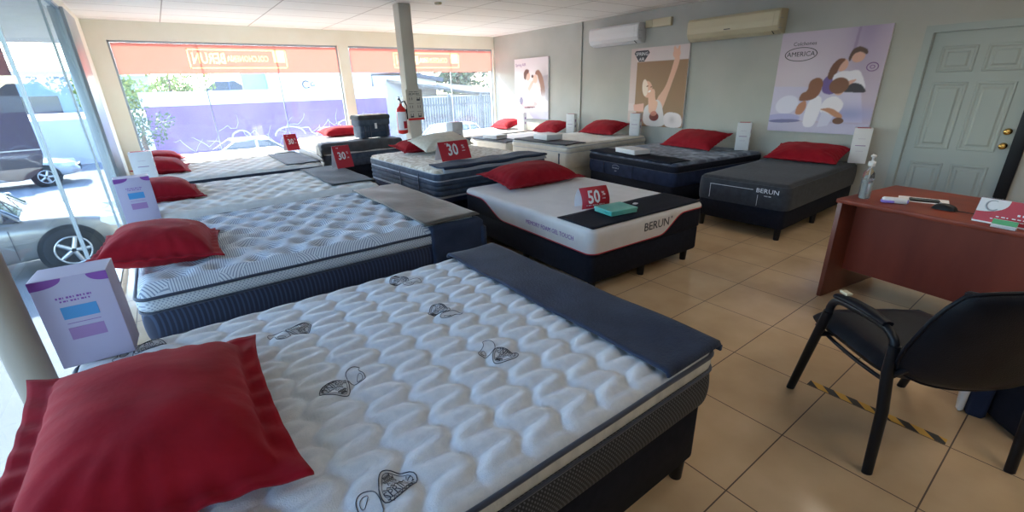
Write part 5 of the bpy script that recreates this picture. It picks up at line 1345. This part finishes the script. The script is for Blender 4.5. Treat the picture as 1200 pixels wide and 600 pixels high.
# hanging street board outside the side glass: round bottomed pale grey panel
t = thing('street_board', 'round bottomed grey board hanging outside the side glass at far left', 'board', (-1.07, 5.5, 0), R(6))
pts = [(-.20, 2.515), (-.20, 1.13)] + [(.20 * math.cos(R(180 + a)), 1.13 + .22 * math.sin(R(180 + a))) for a in range(10, 180, 10)] + [(.20, 1.13), (.20, 2.515)]
b = MB(); TT = Matrix.Rotation(PI / 2, 4, 'X')
b.prism(pts, -.03, .03, T=TT); b.build('board_body', mat('mauve_grey_paint', (.13, .11, .125), .5, .1, spec=.2), t)
MB().box(-.20, .20, -.036, .036, 1.15, 1.16).build('trim_band', M['rimsilver'], t)

# ------------------------------------------------------------ added fill light panels, out of view, brightening the desk side
M['lamp'] = mat('lamp_diffuser', (.9, .9, .9), .5, emit=((1, .90, .76), 4.0))
def fill_panel(x, y, lab):
    t = thing('ceiling_light', lab, 'light', (x, y, ZC - .02), 0, 'recessed ceiling lights')
    MB().box(-.6, .6, -.3, .3, 0, .018, b=.002).build('frame', M['white'], t)
    MB().box(-.56, .56, -.26, .26, -.003, -.001).build('diffuser', M['lamp'], t)
fill_panel(4.4, -.9, 'recessed ceiling light panel above the desk side of the shop'); fill_panel(1.9, -.9, 'recessed ceiling light panel behind the camera, nearer the side glass')
fill_panel(4.4, .6, 'recessed ceiling light panel above the chair and desk')
# ------------------------------------------------------------ light
wd = bpy.data.worlds.new('World'); scn.world = wd; wd.use_nodes = True
nt = wd.node_tree; bg = nt.nodes['Background']
sky = nt.nodes.new('ShaderNodeTexSky'); sky.sky_type = 'NISHITA'; sky.sun_disc = False
sky.sun_elevation = R(34); sky.sun_rotation = R(-14); sky.air_density = 1.0; sky.dust_density = .7
tint = nt.nodes.new('ShaderNodeMix'); tint.data_type = 'RGBA'; tint.blend_type = 'MULTIPLY'; tint.inputs['Factor'].default_value = 1
nt.links.new(sky.outputs[0], tint.inputs['A']); tint.inputs['B'].default_value = (.92, .97, 1.06, 1)
nt.links.new(tint.outputs['Result'], bg.inputs[0]); bg.inputs[1].default_value = 1.15
sl = bpy.data.lights.new('sun', 'SUN'); sl.energy = 15; sl.angle = R(.6); sl.color = (1, .94, .84)
so = bpy.data.objects.new('sun', sl); col.objects.link(so)
el, az = R(33), R(-16)   # azimuth measured from +Y toward +X
dsun = Vector((math.sin(az) * math.cos(el), math.cos(az) * math.cos(el), math.sin(el)))
so.rotation_euler = dsun.to_track_quat('Z', 'Y').to_euler(); so.location = (0, 14, 8)

# ------------------------------------------------------------ camera
F_PX = 524.68; yaw, pitch, roll = .636176963, .363956061, -.0291469601
fwd = Vector((math.sin(yaw) * math.cos(pitch), math.cos(yaw) * math.cos(pitch), -math.sin(pitch)))
rgt = Vector((math.cos(yaw), -math.sin(yaw), 0)); upv = rgt.cross(fwd)
cr_, sr_ = math.cos(roll), math.sin(roll)
r2 = cr_ * rgt + sr_ * upv; u2 = -sr_ * rgt + cr_ * upv
cam = bpy.data.cameras.new('camera'); cam.sensor_width = 36; cam.lens = F_PX / 1200 * 36; cam.clip_start = .05; cam.clip_end = 300
co = bpy.data.objects.new('camera', cam); col.objects.link(co)
mtx = Matrix((r2, u2, -fwd)).transposed().to_4x4(); mtx.translation = (0, 0, 1.55); co.matrix_world = mtx
scn.camera = co
scn.view_settings.view_transform = 'Standard'; scn.view_settings.look = 'None'; scn.view_settings.gamma = 1; scn.view_settings.use_curve_mapping = False
scn.view_settings.exposure = 0.8
scn.cycles.max_bounces = 8; scn.cycles.transparent_max_bounces = 12; scn.cycles.use_denoising = True
scn.cycles.sample_clamp_indirect = 6
